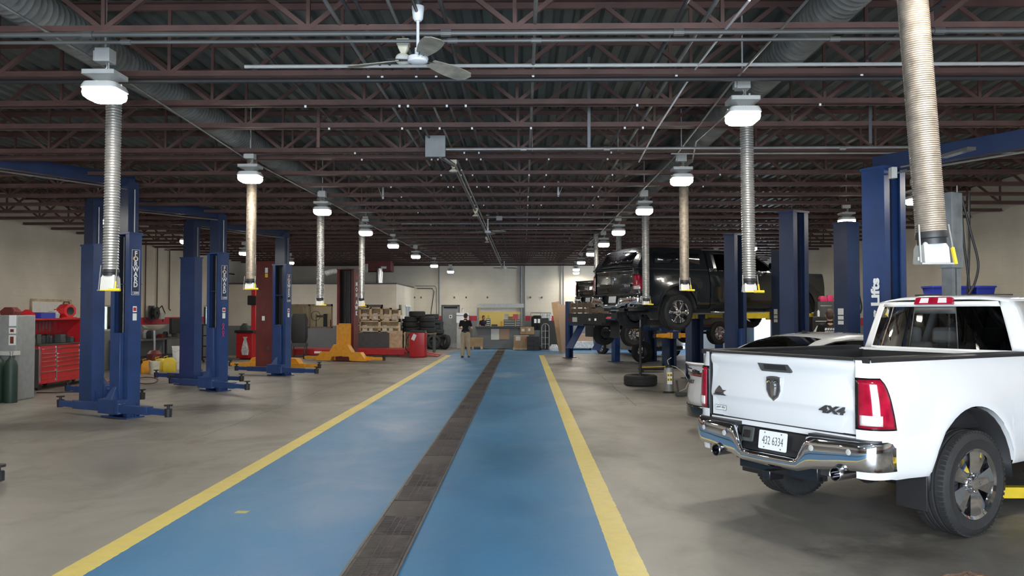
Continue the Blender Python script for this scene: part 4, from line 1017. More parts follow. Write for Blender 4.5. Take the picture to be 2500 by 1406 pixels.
# ================================================================ two-post lifts
def Cpoly(d,w,t,lip,s):
    p=[(-d/2,-w/2),(d/2,-w/2),(d/2,-w/2+lip),(d/2-t,-w/2+lip),(d/2-t,-w/2+t),(-d/2+t,-w/2+t),(-d/2+t,w/2-t),(d/2-t,w/2-t),(d/2-t,w/2-lip),(d/2,w/2-lip),(d/2,w/2),(-d/2,w/2)]
    return [(x*s,y) for x,y in p]
def two_post(P,Q,label,pm,H=3.12,ext=None,beam=False,cz=.08,armm=None,d=.24,w=.48,decal=None,arms=(True,True),name='two_post_lift',group=None,arm_ang=(0,0),base=.25,cols=(True,True),arm_len=1.25,ch=1.35,bands=True,bz=4.13,mohawk=False):
    P=Vector((*P,0)); Q=Vector((*Q,0)); mid=(P+Q)/2; v=Q-P; L=v.length; rz=math.atan2(v.y,v.x)
    t=thing(name,label,'vehicle lift',mid,rz,group); armm=armm or pm
    for i,s in enumerate((1,-1)):                          # s=1: column at -x opening to +x
        if not cols[i]: continue
        T=Matrix.Translation((-s*L/2,0,0))
        b=MB().prism(Cpoly(d,w,.018,.10,s),0.02,H,T); b.box(-d/2-.015,d/2+.015,-w/2-.015,w/2+.015,H-.02,H+.015,T)
        if bands:
            for z in (1.25,2.25): b.box(-d/2-.008,d/2-.02,-w/2-.008,w/2+.008,z,z+.015,T) if s>0 else b.box(-d/2+.02,d/2+.008,-w/2-.008,w/2+.008,z,z+.015,T)
        co=obj('column',b,pm,t,smooth=0)
        b=MB().box(-d/2-.08,d/2+.02,-w/2-.10,w/2+.10,0,.022,T)
        for yy in (-1,1):
            for xx in (-.06,.0): b.lathe([(.014,.02),(.014,.05),(0,.05)],8,T@Matrix.Translation((xx,yy*(w/2+.06),0)))
        for yy in (-1,1): b.add([(-s*.05,yy*w/2,.02),(-s*.05,yy*(w/2+.09),.02),(-s*.05,yy*w/2,.25)],[(0,1,2)],T)
        obj('base_plate',b,pm,t,smooth=0)
        if ext:
            b=MB(); b.box(-d*.42,d*.42,-w*.36,w*.36,H+.01,ext,T); obj('column_extension',b,M['bluedk'] if pm is M['blue'] else pm,t,smooth=0)
            b=MB(); b.tube([tuple(T@Vector((0,-w*.42,H-.1))),tuple(T@Vector((0,-w*.42,H+.75)))],.012,6); obj('limit_rod',b,M['steel'],t)
        # black sheet stands in for the shade deep in the channel; carriage and arms
        b=MB(); x0,x1=(-d/2+.04,d/2+.07) if s>0 else (-d/2-.07,d/2-.04)
        b.box(x0,x1,-w/2+.115,w/2-.115,cz+.04,cz+ch,T); cr=obj('carriage',b,armm if armm is not pm else pm,t,bevel=.008)
        b=MB()
        for yy in (-w*.12,w*.14): b.tube([tuple(T@Vector((0,yy,cz+ch))),tuple(T@Vector((0,yy,H-.05)))],.014,6)
        b.box(-.03,.03,-w*.36,-w*.30,cz+.1,H-.05,T); obj('lifting_cable',b,M['steeldk'],t,smooth=30)
        obj('channel_shade',MB().box(-.035-s*.05,.035-s*.05,-w/2+.03,w/2-.03,cz+.1,H-.04,T),M['black'],t,smooth=0)
        b=MB(); xa,xb=(d/2+.0,d/2+.20) if s>0 else (-d/2-.20,-d/2)
        b.box(xa,xb,-w/2-.02,w/2+.02,cz,cz+.24,T); b.add([(xa if s>0 else xb,-.1,cz+.24),(xa if s>0 else xb,.1,cz+.24),(xa if s>0 else xb,0,cz+.55),(xb if s>0 else xa,-.1,cz+.24),(xb if s>0 else xa,.1,cz+.24)],[(0,1,2),(0,3,2),(1,4,2),(3,4,2)],T)
        obj('arm_bracket',b,pm,cr,smooth=0,bevel=.006)
        if mohawk and i==0:
            mm=frame((-L/2-d/2-.002,0,0),(0,-1,0),(0,0,1))
            for x_,z0_,z1_,k_ in ((.02,3.0,3.16,'plate'),(.02,2.86,2.98,'yellow'),(-.08,1.52,1.66,'plate'),(.1,.62,.70,'greydk')): obj('warning_sticker',MB().prism(((x_-.05,z0_),(x_+.05,z0_),(x_+.05,z1_),(x_-.05,z1_)),-.003,.003,mm),M[k_],t,smooth=0)
            for z_ in (.95,1.38,2.3): obj('column_band',MB().box(-L/2-d/2-.012,-L/2-d/2,-w/2,w/2*.5,z_,z_+.02),M['maroon'],t,smooth=0)
        if mohawk:
            x0=s*(d/2+.09)
            b=MB(); b.box(min(x0,x0+s*.05),max(x0,x0+s*.05),-.29,.29,.55,1.32,T); obj('carriage_plate',b,armm,cr,bevel=.01)
            b=MB()
            for g in (-1,1): b.prism([(g*.05,.62),(g*.27,.62),(g*.46,.34),(g*.80,.34),(g*1.0,.10),(g*1.0,.03),(g*.42,.03),(g*.34,.18),(g*.05,.18)],0,.26*s,frame(T@Vector((x0,0,0)),(0,1,0),(0,0,1)))
            b.box(min(x0,x0+s*.3),max(x0,x0+s*.3),-.1,.1,.2,.6,T); obj('yoke',b,armm,cr,smooth=0)
        for g in (-1,1):
            if not arms[i]: continue
            a=math.radians(arm_ang[0 if g<0 else 1])
            o=Vector((-s*L/2+s*(d/2+.12),g*(w/2-.03),cz+.10)); dr=Vector((s*math.sin(a),g*math.cos(a),0))
            e1=o+dr*arm_len*.62; e2=o+dr*arm_len
            b=MB(); b.bar(o-dr*.06,e1,.13,.13); b.lathe([(0,-.09),(.09,-.09),(.09,.09),(0,.09)],14,Matrix.Translation(o)); ar=obj('arm',b,armm,t,smooth=30,bevel=.005)
            b=MB(); b.bar(o+dr*.3,e2,.095,.095); obj('inner_arm',b,armm,ar,smooth=0)
            c=e2-dr*.03; b=MB().lathe([(.02,-.07),(.055,-.07),(.06,.06),(.025,.065),(.022,.10),(.065,.105),(.07,.125),(0,.13)],14,Matrix.Translation(c)); obj('lifting_pad',b,M['black'],ar)
        if decal:
            g=decal[0]; z1=2.84; z0=2.07; yy=g*(w/2+.010); X=-s*L/2
            if decal[1]==i:
                m=frame((X,yy,0),(-g,0,0),(0,0,1))        # normal = (-g,0,0)x(0,0,1)
                if (m.to_3x3()@Vector((0,0,1))).y*g<0: m=frame((X,yy,0),(g,0,0),(0,0,1))
                if decal[2]=='F':
                    b=MB().prism([(x*.075,z) for x,z in ((-1,z0),(1,z0),(1,z1),(-1,z1))],-.004,.0,m); pl=obj('decal',b,M['plate'],t,smooth=0)
                    b=MB().prism([(-.069,z0+.006),(.069,z0+.006),(.069,z1-.006),(-.069,z1-.006)],-.002,.0012,m); obj('decal_field',b,M['bluedk'],pl,smooth=0)
                    b=MB()
                    for k,chh in enumerate('FORWARD'):
                        q=text_mb(chh,.115,m@Matrix.Translation((0,z1-.07-k*.088,.0014)),.0008,.004,.95); b.add(q.v,q.f)
                    q=text_mb('12000',.062,m@Matrix.Translation((0,z0+.035,.0014)),.0008,.001,.8); b.add(q.v,q.f)
                    obj('decal_lettering',b,M['plate'],pl,smooth=0)
                    b=MB()
                    for a0,a1,r1,r2 in ((0.3,4.2,.052,.040),): 
                        pts=[(r1*math.cos(a0+(a1-a0)*k/12),r1*.8*math.sin(a0+(a1-a0)*k/12)) for k in range(13)]+[(r2*math.cos(a1-(a1-a0)*k/12),r2*.8*math.sin(a1-(a1-a0)*k/12)) for k in range(13)]
                        b.prism(pts,.0015,.003,m@Matrix.Translation((-.005,z1-.15,0)))
                    obj('decal_swoosh',b,M['orange'],pl,smooth=0)
                    if decal[3:]:
                        for q_ in (0,1):
                            zc=1.46-q_*.17
                            for sg,mm in ((1,'pink'),(-1,'pink')):
                                pts=[m@Vector((-.02+sg*.03*math.cos(a_)*(1 if a_<PI else 1.1)-0,zc+.05*math.sin(a_),.002)) for a_ in (0,.5,1,1.57)]
                                rb=obj('ribbon_sticker',MB().tube([m@Vector((-.02-sg*.028,zc-.07,.002)),m@Vector((-.02+sg*.006,zc-.005,.002)),m@Vector((-.02+sg*.024,zc+.03,.002)),m@Vector((-.02+sg*.012,zc+.062,.002)),m@Vector((-.02,zc+.068,.002))],.006,5),M[mm],t)
                    b=MB().prism(((-.045,1.78),(.03,1.78),(.03,1.88),(-.045,1.88)),-.003,.001,m); st=obj('warning_sticker',b,M['plate'],t,smooth=0)
                    obj('sticker_print',MB().prism(((-.035,1.80),(.02,1.80),(.02,1.86),(-.035,1.86)),.001,.002,m),M['red'],st,smooth=0)
                    obj('warning_sticker',MB().prism(((-.045,1.64),(.03,1.64),(.03,1.76),(-.045,1.76)),-.003,.001,m),M['plate'],t,smooth=0)
                elif decal[2]=='M':
                    b=MB()
                    for k,chh in enumerate('MOHAWK'):
                        q=text_mb(chh,.20,m@Matrix.Translation((.0,H-.55-k*.20-(.07 if k>2 else 0),.001)),.001,.010,.9); b.add(q.v,q.f)
                    obj('column_lettering',b,M['plate'],t,smooth=0)
                    b=MB().prism([(-.05,H-.12),(.02,H-.2),(-.01,H-.22),(.05,H-.32),(-.02,H-.40),(.03,H-.36),(-.04,H-.28),(0,H-.24)],.001,.003,m); obj('column_logo',b,M['redbr'],t,smooth=0)
                elif decal[2]=='C':
                    b=text_mb('Challenger Lifts',.155,m@Matrix.Translation((.03,1.55,.001))@Matrix.Rotation(PI/2,4,'Z'),.001,.007,1.32); obj('column_lettering',b,M['plate'],t,smooth=0)
                elif decal[2]=='W':
                    for z0_,z1_ in ((1.55,1.62),(1.64,1.71),(1.73,1.85)): obj('warning_sticker',MB().prism(((-.06,z0_),(.06,z0_),(.06,z1_),(-.06,z1_)),-.003,.001,m),M['plate'],t,smooth=0)
    if beam:
        b=MB(); b.box(-L/2-.1,L/2+.1,-.07,.07,bz-.20,bz); obj('overhead_beam',b,M['bluedk'] if pm is M['blue'] else pm,t,smooth=0,bevel=.005)
        b=MB(); b.tube([(-L/2,-.12,bz-.26),(L/2,-.12,bz-.26)],.012,6); 
        obj('shutoff_bar',b,M['steel'],t)
    return t
two_post((-8.4,11.3),(-6.8,14.2),'nearest blue two-post lift on the left, by the ribbed hose',M['blue'],ext=4.0,beam=True,decal=(-1,1,'F'),group='blue two-post lifts')
two_post((-8.62,16.6),(-6.97,18.95),'second blue two-post lift on the left, beside the red tool chest',M['blue'],ext=4.0,beam=True,decal=(-1,1,'F',1),group='blue two-post lifts')
two_post((-8.2,20.5),(-6.82,23.5),'third blue two-post lift on the left, in front of maroon column',M['blue'],ext=4.0,beam=True,decal=(-1,1,'F'),group='blue two-post lifts')
two_post((-7.95,26.0),(-6.45,30.6),'maroon two-post lift with yellow arms and white letters on its column',M['maroon'],H=3.35,armm=M['orange'],w=.70,d=.34,mohawk=True,decal=(-1,1,'M'),arms=(True,True),bands=False,ch=1.35,arm_len=1.35,cz=.02)
two_post((4.47,10.4),(6.2,7.4),'bright blue two-post lift with white lettering behind the white pickup',M['blue'],H=3.55,d=.32,w=.40,armm=M['yellow'],decal=(-1,0,'C'),beam=True,bands=False,bz=3.72,arm_ang=(30,0),arm_len=1.75)
two_post((4.6,14.26),(6.1,11.9),'two-post lift beside the white sedan, with rails up its tall column',M['bluedk'],H=3.48,d=.30,w=.38,armm=M['blue'],bands=False,cz=.10,cols=(True,False))
two_post((4.6,18.2),(6.1,15.84),'empty dark blue two-post lift between sedan and raised charcoal pickup',M['bluedk'],H=3.46,d=.30,w=.36,armm=M['blue'],bands=False,decal=(-1,1,'W'))
two_post((4.6,22.6),(5.95,19.3),'dark blue two-post lift with yellow arms carrying the charcoal pickup',M['bluedk'],H=3.2,d=.30,w=.36,armm=M['yellow'],bands=False,cz=1.60,ch=.9,decal=(-1,1,'W'))
two_post((4.6,26.5),(6.0,23.7),'dark blue two-post lift with orange arms half raised behind the pickup',M['bluedk'],H=3.2,d=.28,w=.36,armm=M['orange'],bands=False,cz=.95,ch=.8,arms=(True,False),arm_len=.62)
two_post((4.6,30.4),(5.75,27.9),'dark blue two-post lift carrying the flatbed truck',M['bluedk'],H=3.2,d=.28,w=.36,armm=M['blue'],bands=False,cz=1.12,ch=.8,arm_len=.9)
# grey sleeve of the odd right-hand column
# ---------------------------------------------------------------- four-post lift under the flatbed truck
def four_post():
    rz=-1.05; t=thing('four_post_lift','blue four-post lift with hanging ramps under the small black pickup','vehicle lift',(3.44,31.98,0),rz)
    for x in (-1.53,1.53):
        for y in (-1.02,3.9):
            b=MB(); b.prism(Cpoly(.22,.22,.02,.06,1 if x<0 else -1),0,2.2,Matrix.Translation((x,y,0))); b.box(x-.2,x+.2,y-.2,y+.2,0,.02); obj('post',b,M['blue'],t,smooth=0)
    for s in (-1,1):
        b=MB(); b.box(s*.87-.24,s*.87+.24,-.74,4.3,1.40,1.52); ru=obj('runway',b,M['blue'],t,bevel=.005)
        b=MB(); b.add([(s*.87-.24,-.72,1.50),(s*.87+.24,-.72,1.50),(s*.87+.24,-1.42,.42),(s*.87-.24,-1.42,.42),(s*.87-.24,-.76,1.48),(s*.87+.24,-.76,1.48),(s*.87+.24,-1.46,.40),(s*.87-.24,-1.46,.40)],[(0,1,2,3),(4,7,6,5),(0,3,7,4),(1,5,6,2),(0,4,5,1),(3,2,6,7)]); obj('ramp',b,M['blue'],ru,smooth=0)
    for y in (-1.02,3.9): obj('cross_beam',MB().box(-1.5,1.5,y-.09,y+.09,1.26,1.40),M['blue'],t,bevel=.005)
four_post()
# ================================================================ left bays: benches, chests, jugs
def simple(name,label,cat,mb,m,group=None,**k): return tag(obj(name,mb,m,**k),label,cat,group)
# long red tool chest with open hutch, fronts facing +x
def tool_chest():
    x0,x1,y0,y1=-11.75,-10.95,18.75,21.7
    t=thing('tool_chest','long red tool chest with many drawers and an open hutch on top','tool chest',(x1,20.2,0))
    ox,oy=x1,20.2
    def B(a,b_,c,d,e,f): return MB().box(a-ox,b_-ox,c-oy,d-oy,e,f)
    obj('cabinet',B(x0,x1,y0,y1,.14,1.02),M['red'],t,bevel=.012)
    obj('worktop',B(x0,x1+.02,y0-.01,y1+.01,1.02,1.045),M['greydk'],t,smooth=0)
    cols=[(y0+.12,y0+.70),(y0+.76,y0+1.72),(y0+1.80,y1-.12)]
    for y in (y0+.06,y0+.73,y0+1.76,y1-.06): obj('trim_post',B(x1-.005,x1+.012,y-.022,y+.022,.18,.99),M['chromed'],t,smooth=0)
    rows=[[(.24,.42),(.45,.55),(.58,.66),(.69,.75),(.78,.84)],[(.24,.40),(.43,.53),(.56,.64),(.67,.73),(.76,.82)],[(.24,.40),(.43,.53),(.56,.64),(.67,.73),(.76,.82),(.85,.94)]]
    for ci,(a,b_) in enumerate(cols):
        for (z0,z1) in rows[ci]:
            dr=obj('drawer',B(x1,x1+.008,a,b_,z0,z1),M['red'],t,smooth=0,bevel=.003)
            obj('drawer_pull',B(x1+.008,x1+.026,a+.01,b_-.01,z1-.018,z1-.004),M['chromed'],dr,smooth=0)
    dr=obj('drawer',B(x1,x1+.008,cols[0][0],cols[1][1],.86,.95),M['red'],t,smooth=0); obj('drawer_pull',B(x1+.008,x1+.026,cols[0][0]+.05,cols[1][1],.93,.945),M['chromed'],dr,smooth=0)
    for y in (y0+.2,20.2,y1-.2):
        for x in (x0+.12,x1-.12): obj('caster',MB().lathe([(0,-.025),(.07,-.025),(.07,.025),(0,.025)],14,Matrix.Translation((x-ox,y-oy,.07))@Matrix.Rotation(PI/2,4,'Y')),M['black'],t)
    h=B(x0,x0+.03,y0,20.75,1.045,1.62); q=B(x0,x1-.1,y0,y0+.03,1.045,1.62); h.add(q.v,q.f); q=B(x0,x1-.1,20.72,20.75,1.045,1.62); h.add(q.v,q.f); q=B(x0,x1-.1,y0,20.75,1.60,1.64); h.add(q.v,q.f)
    obj('hutch',h,M['red'],t,smooth=0)
    b=MB(); random.seed(3)
    for k in range(26):
        yy=y0+.1+random.random()*1.8; xx=x0+.08+random.random()*.5; hh=.05+random.random()*.18; b.cbox((xx-ox,yy-oy,1.045+hh/2),(.05+random.random()*.12,.06+random.random()*.2,hh))
    o=obj('hand_tools',b,M['greydk'],t,bevel=.01); o['kind']='stuff'
    b=MB()
    for k in range(12):
        yy=y0+.12+k*.15; b.bar((x0+.04-ox,yy-oy,1.30+.1*random.random()),(x0+.045-ox,yy-oy,1.55),.022)
    o=obj('hanging_wrenches',b,M['steel'],t,smooth=0); o['kind']='stuff'
tool_chest()
# things on the chest and hutch
zt=1.64
simple('storage_box','blue box lying on top of the red hutch','box',MB().box(-11.5,-11.05,19.0,19.6,zt,zt+.13),M['bluebr'],bevel=.006)
b=MB(); stack(b,[(rsq(.14,.10,.03),0),(rsq(.15,.11,.03),.10),(rsq(.08,.06,.02),.16),(rsq(.03,.03,.01),.20)],Matrix.Translation((-11.3,18.88,zt))); simple('fuel_jug','red plastic jug on the left end of the red hutch','jug',b,M['redbr'])
b=MB(); stack(b,[(rsq(.10,.12,.04),0),(rsq(.12,.13,.05),.09),(rsq(.06,.08,.03),.17)],Matrix.Translation((-11.2,19.75,zt))); simple('crumpled_rag','pale crumpled rag beside the blue box on the hutch','rag',b,M['towel'])
for k,(y,hh) in enumerate(((19.92,.22),(20.03,.18))):
    t=thing('spray_bottle','white spray bottle on the hutch, %s of two'%('taller' if k==0 else 'shorter'),'bottle',(-11.25,y,zt))
    obj('bottle',MB().lathe([(0,0),(.04,0),(.04,hh*.6),(.015,hh*.75),(.015,hh*.85),(0,hh*.85)],14),M['white'],t); obj('trigger',MB().cbox((0,.01,hh*.92),(.02,.07,.03)),M['redbr'],t)
def blower(o):
    t=thing('air_blower','red box-shaped air blower with dark round mouth on the hutch','blower',o,PI/2)
    b=MB()
    m=Matrix.Rotation(-PI/2,4,'X')
    stack(b,[([(.19*math.cos(PI/4*k+.39),.17*math.sin(PI/4*k+.39)) for k in range(8)],-.13),([(.21*math.cos(PI/4*k+.39),.19*math.sin(PI/4*k+.39)) for k in range(8)],.0),([(.19*math.cos(PI/4*k+.39),.17*math.sin(PI/4*k+.39)) for k in range(8)],.13)],Matrix.Translation((0,0,.17))@Matrix.Rotation(PI/2,4,'X'))
    obj('housing',b,M['redbr'],t,smooth=0,bevel=.01)
    obj('intake',MB().lathe([(0,.132),(.09,.134),(.10,.14),(.10,.12)],20,Matrix.Translation((0,0,.17))@Matrix.Rotation(PI/2,4,'X')),M['black'],t)
    obj('handle',MB().tube([(-.09,0,.34),(-.07,0,.39),(.07,0,.39),(.09,0,.34)],.015,8),M['greydk'],t)
    obj('base',MB().box(-.2,.2,-.13,.13,0,.02),M['redbr'],t)
    t.rotation_euler=(0,0,1.25)
blower((-11.25,20.42,zt))
b=MB(); b.grid([[(-10.94,20.80,z) for z in (1.50,1.3,1.12)],[(-10.92,20.88,z) for z in (1.52,1.32,1.14)],[(-10.94,20.97,z) for z in (1.50,1.28,1.10)]]); simple('shop_towel','grey shop towel hanging from the right end of the hutch','towel',b,M['towel'],solid=.012)
b=MB(); b.box(-12.78,-12.74,21.5,23.4,1.75,2.13); t=simple('wall_board','brown-edged pale board fixed to the left wall above the chest','board',b,M['wood'],smooth=0)
obj('board_face',MB().box(-12.74,-12.73,21.5,22.9,1.78,2.06),M['paper'],t,smooth=0)
def cart(label,o,size,m,rz=0,shelves=2,top=None,name='shop_cart',cat='cart'):
    w,d,h=size; t=thing(name,label,cat,o,rz)
    for x in (-w/2,w/2):
        for y in (-d/2,d/2): obj('leg',MB().box(x-.02,x+.02,y-.02,y+.02,.06,h),m,t,smooth=0)
    for k in range(shelves+1):
        z=.16+(h-.2)*k/max(1,shelves); obj('shelf',MB().box(-w/2,w/2,-d/2,d/2,z,z+.04),m if not (k==shelves and top) else top,t,bevel=.006)
    for x in (-w/2+.03,w/2-.03):
        for y in (-d/2+.03,d/2-.03): obj('caster',MB().lathe([(0,-.015),(.04,-.015),(.04,.015),(0,.015)],10,Matrix.Translation((x,y,.04))@Matrix.Rotation(PI/2,4,'Y')),M['black'],t)
    return t
p=flr(48,962); 
t=thing('tool_cabinet','black and red roller cabinet at the left end of the tool chest','tool cabinet',(p.x,p.y,0),.1)
obj('cabinet',MB().box(-.26,.26,-.2,.3,.10,.98),M['black'],t,bevel=.02)
for z in (.18,.42,.66):
    d=obj('drawer',MB().box(-.23,.23,-.215,-.2,z,z+.20),M['greydk'],t,bevel=.005); obj('pull',MB().box(-.2,.2,-.23,-.215,z+.16,z+.175),M['red'],d,smooth=0)
obj('side_panel',MB().box(-.30,.0,-.02,.02,.99,1.60),M['redbr'],t,bevel=.03)
p=flr(78,948); b=MB(); b.add([(0,0,.02),(.05,0,.02),(.05,.05,.02),(0,.05,.02),(.02,.02,.56),(.17,.02,.56),(.17,.08,.56),(.02,.08,.56)],[(0,3,2,1),(4,5,6,7),(0,1,5,4),(1,2,6,5),(2,3,7,6),(3,0,4,7)],Matrix.Translation((p.x-.05,p.y-.32,0))); simple('funnel_stand','orange-red tapered funnel leaning against the chest corner','funnel',b,M['redbr'],bevel=.004)
# far-left cabinet and gas cylinders
t=thing('diagnostic_cabinet','tall grey cabinet with white label panels at the left picture edge','cabinet',(-10.42,16.95,0))
obj('cabinet',MB().box(-.45,.25,-.3,.35,.0,1.72),M['grey'],t,bevel=.02)
for z0,z1,mm in ((1.50,1.72,'white'),(1.35,1.47,'paper'),(1.12,1.32,'paper')):
    pn=obj('label_panel',MB().box(.10,.235,-.315,-.3,z0,z1),M[mm],t,smooth=0)
    if mm=='paper': obj('label_print',MB().box(.13,.20,-.32,-.315,z0+.03,z1-.03),M['maroon'],pn,smooth=0)
obj('worktop',MB().box(-.47,.27,-.42,-.2,.92,1.0),M['greylt'],t,smooth=0)
b=MB(); stack(b,[(rsq(.16,.12,.05),1.72),(rsq(.17,.13,.05),1.80),(rsq(.11,.1,.04),1.86),(rsq(.09,.1,.04),1.88)],Matrix.Translation((-10.45,16.9,0))); simple('engine_part','dark red casting lying on the grey cabinet','engine part',b,M['maroon'],bevel=.01)
p=flr(14,985)
for k,dx in enumerate((-.26,.0)):
    t=thing('gas_cylinder','dark green gas cylinder at the left picture edge, %s of two'%('left' if k==0 else 'right'),'gas cylinder',(p.x+dx,p.y+.15,0))
    obj('tank',MB().lathe([(0,0),(.115,0),(.12,.03),(.12,.72),(.10,.82),(.04,.88),(.03,.92),(0,.92)],20),M['green'],t); obj('valve',MB().lathe([(.02,.9),(.02,.98),(.035,.98),(.035,1.0),(0,1.0)],10),M['steel'],t)
# near lift arm tip poking in at the left edge
p=flr(8,1185)
t=thing('lift_arm_tip','end of a blue lift arm with black pad at the left picture edge','vehicle lift',(p.x-.02,p.y,0)); 
obj('arm',MB().box(-1.6,.0,-.06,.06,.04,.14),M['blue'],t,bevel=.005); obj('lifting_pad',MB().lathe([(.02,.04),(.05,.05),(.05,.15),(.02,.15),(.02,.19),(.065,.19),(.065,.215),(0,.215)],14,Matrix.Translation((-.03,0,0))),M['black'],t)
# pipes on the left wall
for k,(y,z1,z0) in enumerate(((28.0,4.15,1.5),(28.9,4.05,1.9),(29.9,4.0,1.9))):
    b=MB(); b.tube([(XL+.05,y-.35,z1),(XL+.05,y,z1),(XL+.05,y,z0),(XL+.05,y+.12,z0-.05)],.022,8); simple('wall_pipe','%s of three dark pipes dropping down the left wall'%('first','second','third')[k],'pipe',b,M['copper'])
b=MB(); b.tube([(XL+.06,34.8,1.4),(XL+.06,34.8,3.45),(XL+.06,36.6,3.45)],.03,8); simple('wall_pipe','pipe turning a corner high on the left wall behind maroon column','pipe',b,M['copper'])
# workbench against the left wall between the first two lifts
def bench(label,o,L,d=.7,h=.92,m=None,rz=0):
    t=thing('workbench',label,'workbench',o,rz); m=m or M['greydk']
    obj('worktop',MB().box(-d/2,d/2,-L/2,L/2,h-.05,h),m,t,bevel=.006)
    for x in (-d/2+.05,d/2-.05):
        for y in (-L/2+.05,L/2-.05): obj('leg',MB().box(x-.03,x+.03,y-.03,y+.03,0,h-.05),M['greydk'],t,smooth=0)
    obj('shelf',MB().box(-d/2+.04,d/2-.04,-L/2+.04,L/2-.04,.28,.31),M['greydk'],t,smooth=0)
    return t
bench('cluttered grey workbench on the left wall between first and second lifts',(-12.3,27.6,0),4.0,.9)
def boxrow(seed,n,xr,yr,z,names,labels,mats,sc=1):
    random.seed(seed)
    for k in range(n):
        x=xr[0]+(xr[1]-xr[0])*random.random(); y=yr[0]+(yr[1]-yr[0])*(k+.5)/n; w=.12*sc+.12*random.random(); h=.10+.18*random.random(); m=M[mats[k%len(mats)]]
        b=MB(); stack(b,[(rsq(w*.45,w*.4,w*.1,1),z),(rsq(w*.5,w*.45,w*.1,1),z+h*.7),(rsq(w*.3,w*.3,w*.08,1),z+h)],Matrix.Translation((x,y,0)))
        simple(names,labels[k],'shop equipment',b,m)
boxrow(5,6,(-12.5,-12.1),(26.2,29.4),.92,'bench_tool',['%s item from the left on the first left-wall workbench'%w for w in ('first','second','third','fourth','fifth','sixth')],['greydk','black','greylt','maroon','steeldk','white'])
t=thing('wall_reel','black hose reel and regulator cluster on wall above bench','hose reel',(XL+.25,28.3,1.75)); obj('reel',MB().lathe([(.05,-.08),(.22,-.08),(.22,-.06),(.15,-.06),(.15,.06),(.22,.06),(.22,.08),(.05,.08)],20,Matrix.Rotation(PI/2,4,'Y')),M['black'],t); obj('regulator',MB().cbox((0,.45,-.1),(.2,.25,.22)),M['greylt'],t,bevel=.02); obj('bracket',MB().cbox((-.12,0,0),(.18,.08,.5)),M['steeldk'],t)
obj('hose',MB().tube([(0,.2,.1),(.02,.5,.25),(.02,.75,.0),(0,.6,-.3)],.02,8),M['black'],t)
p=flr(358,905)
t=thing('drain_pan','yellowish oil drain pan on a pole stand beside the first lift','drain pan',(p.x+.1,p.y+.3,0)); obj('pan',MB().lathe([(.04,1.22),(.28,1.30),(.36,1.38),(.34,1.38),(.04,1.26)],28),M['ceram'],t); obj('pole',MB().tube([(0,0,.35),(0,0,1.24)],.03,10),M['steel'],t); obj('tank',MB().lathe([(0,.05),(.20,.05),(.22,.10),(.22,.5),(.14,.6),(0,.62)],20),M['maroon'],t)
t=thing('black_monitor_box','black boxy monitor standing on the first left-wall workbench','monitor',(-11.95,28.6,.92),0); obj('screen',MB().box(-.06,.06,-.42,.42,.12,.66),M['black'],t,bevel=.02); obj('stand',MB().box(-.1,.1,-.12,.12,0,.13),M['greydk'],t)
p=flr(359,912)
def jug(px,py,s,m,label,cat='jug'):
    q=flr(px,py); t=thing('fluid_jug',label,cat,(q.x,q.y,0),.3); b=MB(); stack(b,[(rsq(.16*s,.11*s,.03),0),(rsq(.17*s,.12*s,.04),.03),(rsq(.17*s,.12*s,.04),.26*s),(rsq(.10*s,.08*s,.03),.36*s),(rsq(.04*s,.04*s,.015),.38*s)]); obj('body',b,m,t); obj('cap',MB().lathe([(0,.38*s),(.035*s,.38*s),(.035*s,.42*s),(0,.42*s)],12),M['black'],t); obj('handle',MB().tube([(-.12*s,0,.30*s),(-.13*s,0,.40*s),(-.03*s,0,.42*s)],.014,6),m,t); return t
jug(360,911,1.0,M['orange'],'orange plastic jug on the floor right of nearest blue lift')
jug(391,905,1.0,M['yellow'],'yellow fluid jug, left of the yellow pair on the floor')
jug(413,907,1.12,M['yellow'],'yellow fluid jug, right of the yellow pair on the floor')
def bucket(px,py,h,r,m,label):
    q=flr(px,py); t=thing('bucket',label,'bucket',(q.x,q.y,0)); obj('pail',MB().lathe([(0,0),(r*.84,0),(r,h),(r+.008,h),(r+.008,h-.03),(r*.93,h-.03),(r*.8,.01),(0,.01)],22),m,t); obj('bail',MB().tube([(-r,0,h-.03),(-r*.9,-.1,h*.7),(0,-.16,h*.5),(r*.9,-.1,h*.7),(r,0,h-.03)],.004,5),M['steel'],t); return t
bucket(377,913,.37,.15,M['ceram'],'beige open bucket between the orange and yellow jugs')
bucket(432,902,.36,.15,M['white'],'white bucket on the floor, lower one of a stack')
t=bucket(434,898,.36,.15,M['white'],'white bucket standing on top of another white bucket'); q=flr(432,902); t.location=(q.x,q.y+.0,.365)
# hoses on the floor
def floorhose(pts,m,label,r=.012):
    P=[flr(*q) for q in pts]; S=[]
    for i in range(len(P)-1):
        p0,p1,p2,p3=P[max(i-1,0)],P[i],P[i+1],P[min(i+2,len(P)-1)]
        for k in range(6):
            u=k/6; S.append(.5*((2*p1)+(p2-p0)*u+(2*p0-5*p1+4*p2-p3)*u*u+(3*p1-p0-3*p2+p3)*u**3))
    S.append(P[-1])
    for q in S: q.z=r+.002
    simple('air_hose',label,'hose',MB().tube(S,r,7),m)
floorhose([(250,938),(262,932),(275,936),(262,944),(246,940),(268,930)],M['redbr'],'red air hose coiled between the nearest lift columns')
floorhose([(335,925),(352,922),(372,923),(386,928),(376,936),(356,938),(338,936)],M['maroon'],'dull red air hose looped right of the nearest lift')
floorhose([(90,960),(130,960),(180,958),(230,962)],M['black'],'black cable on the floor in front of the tool chest')
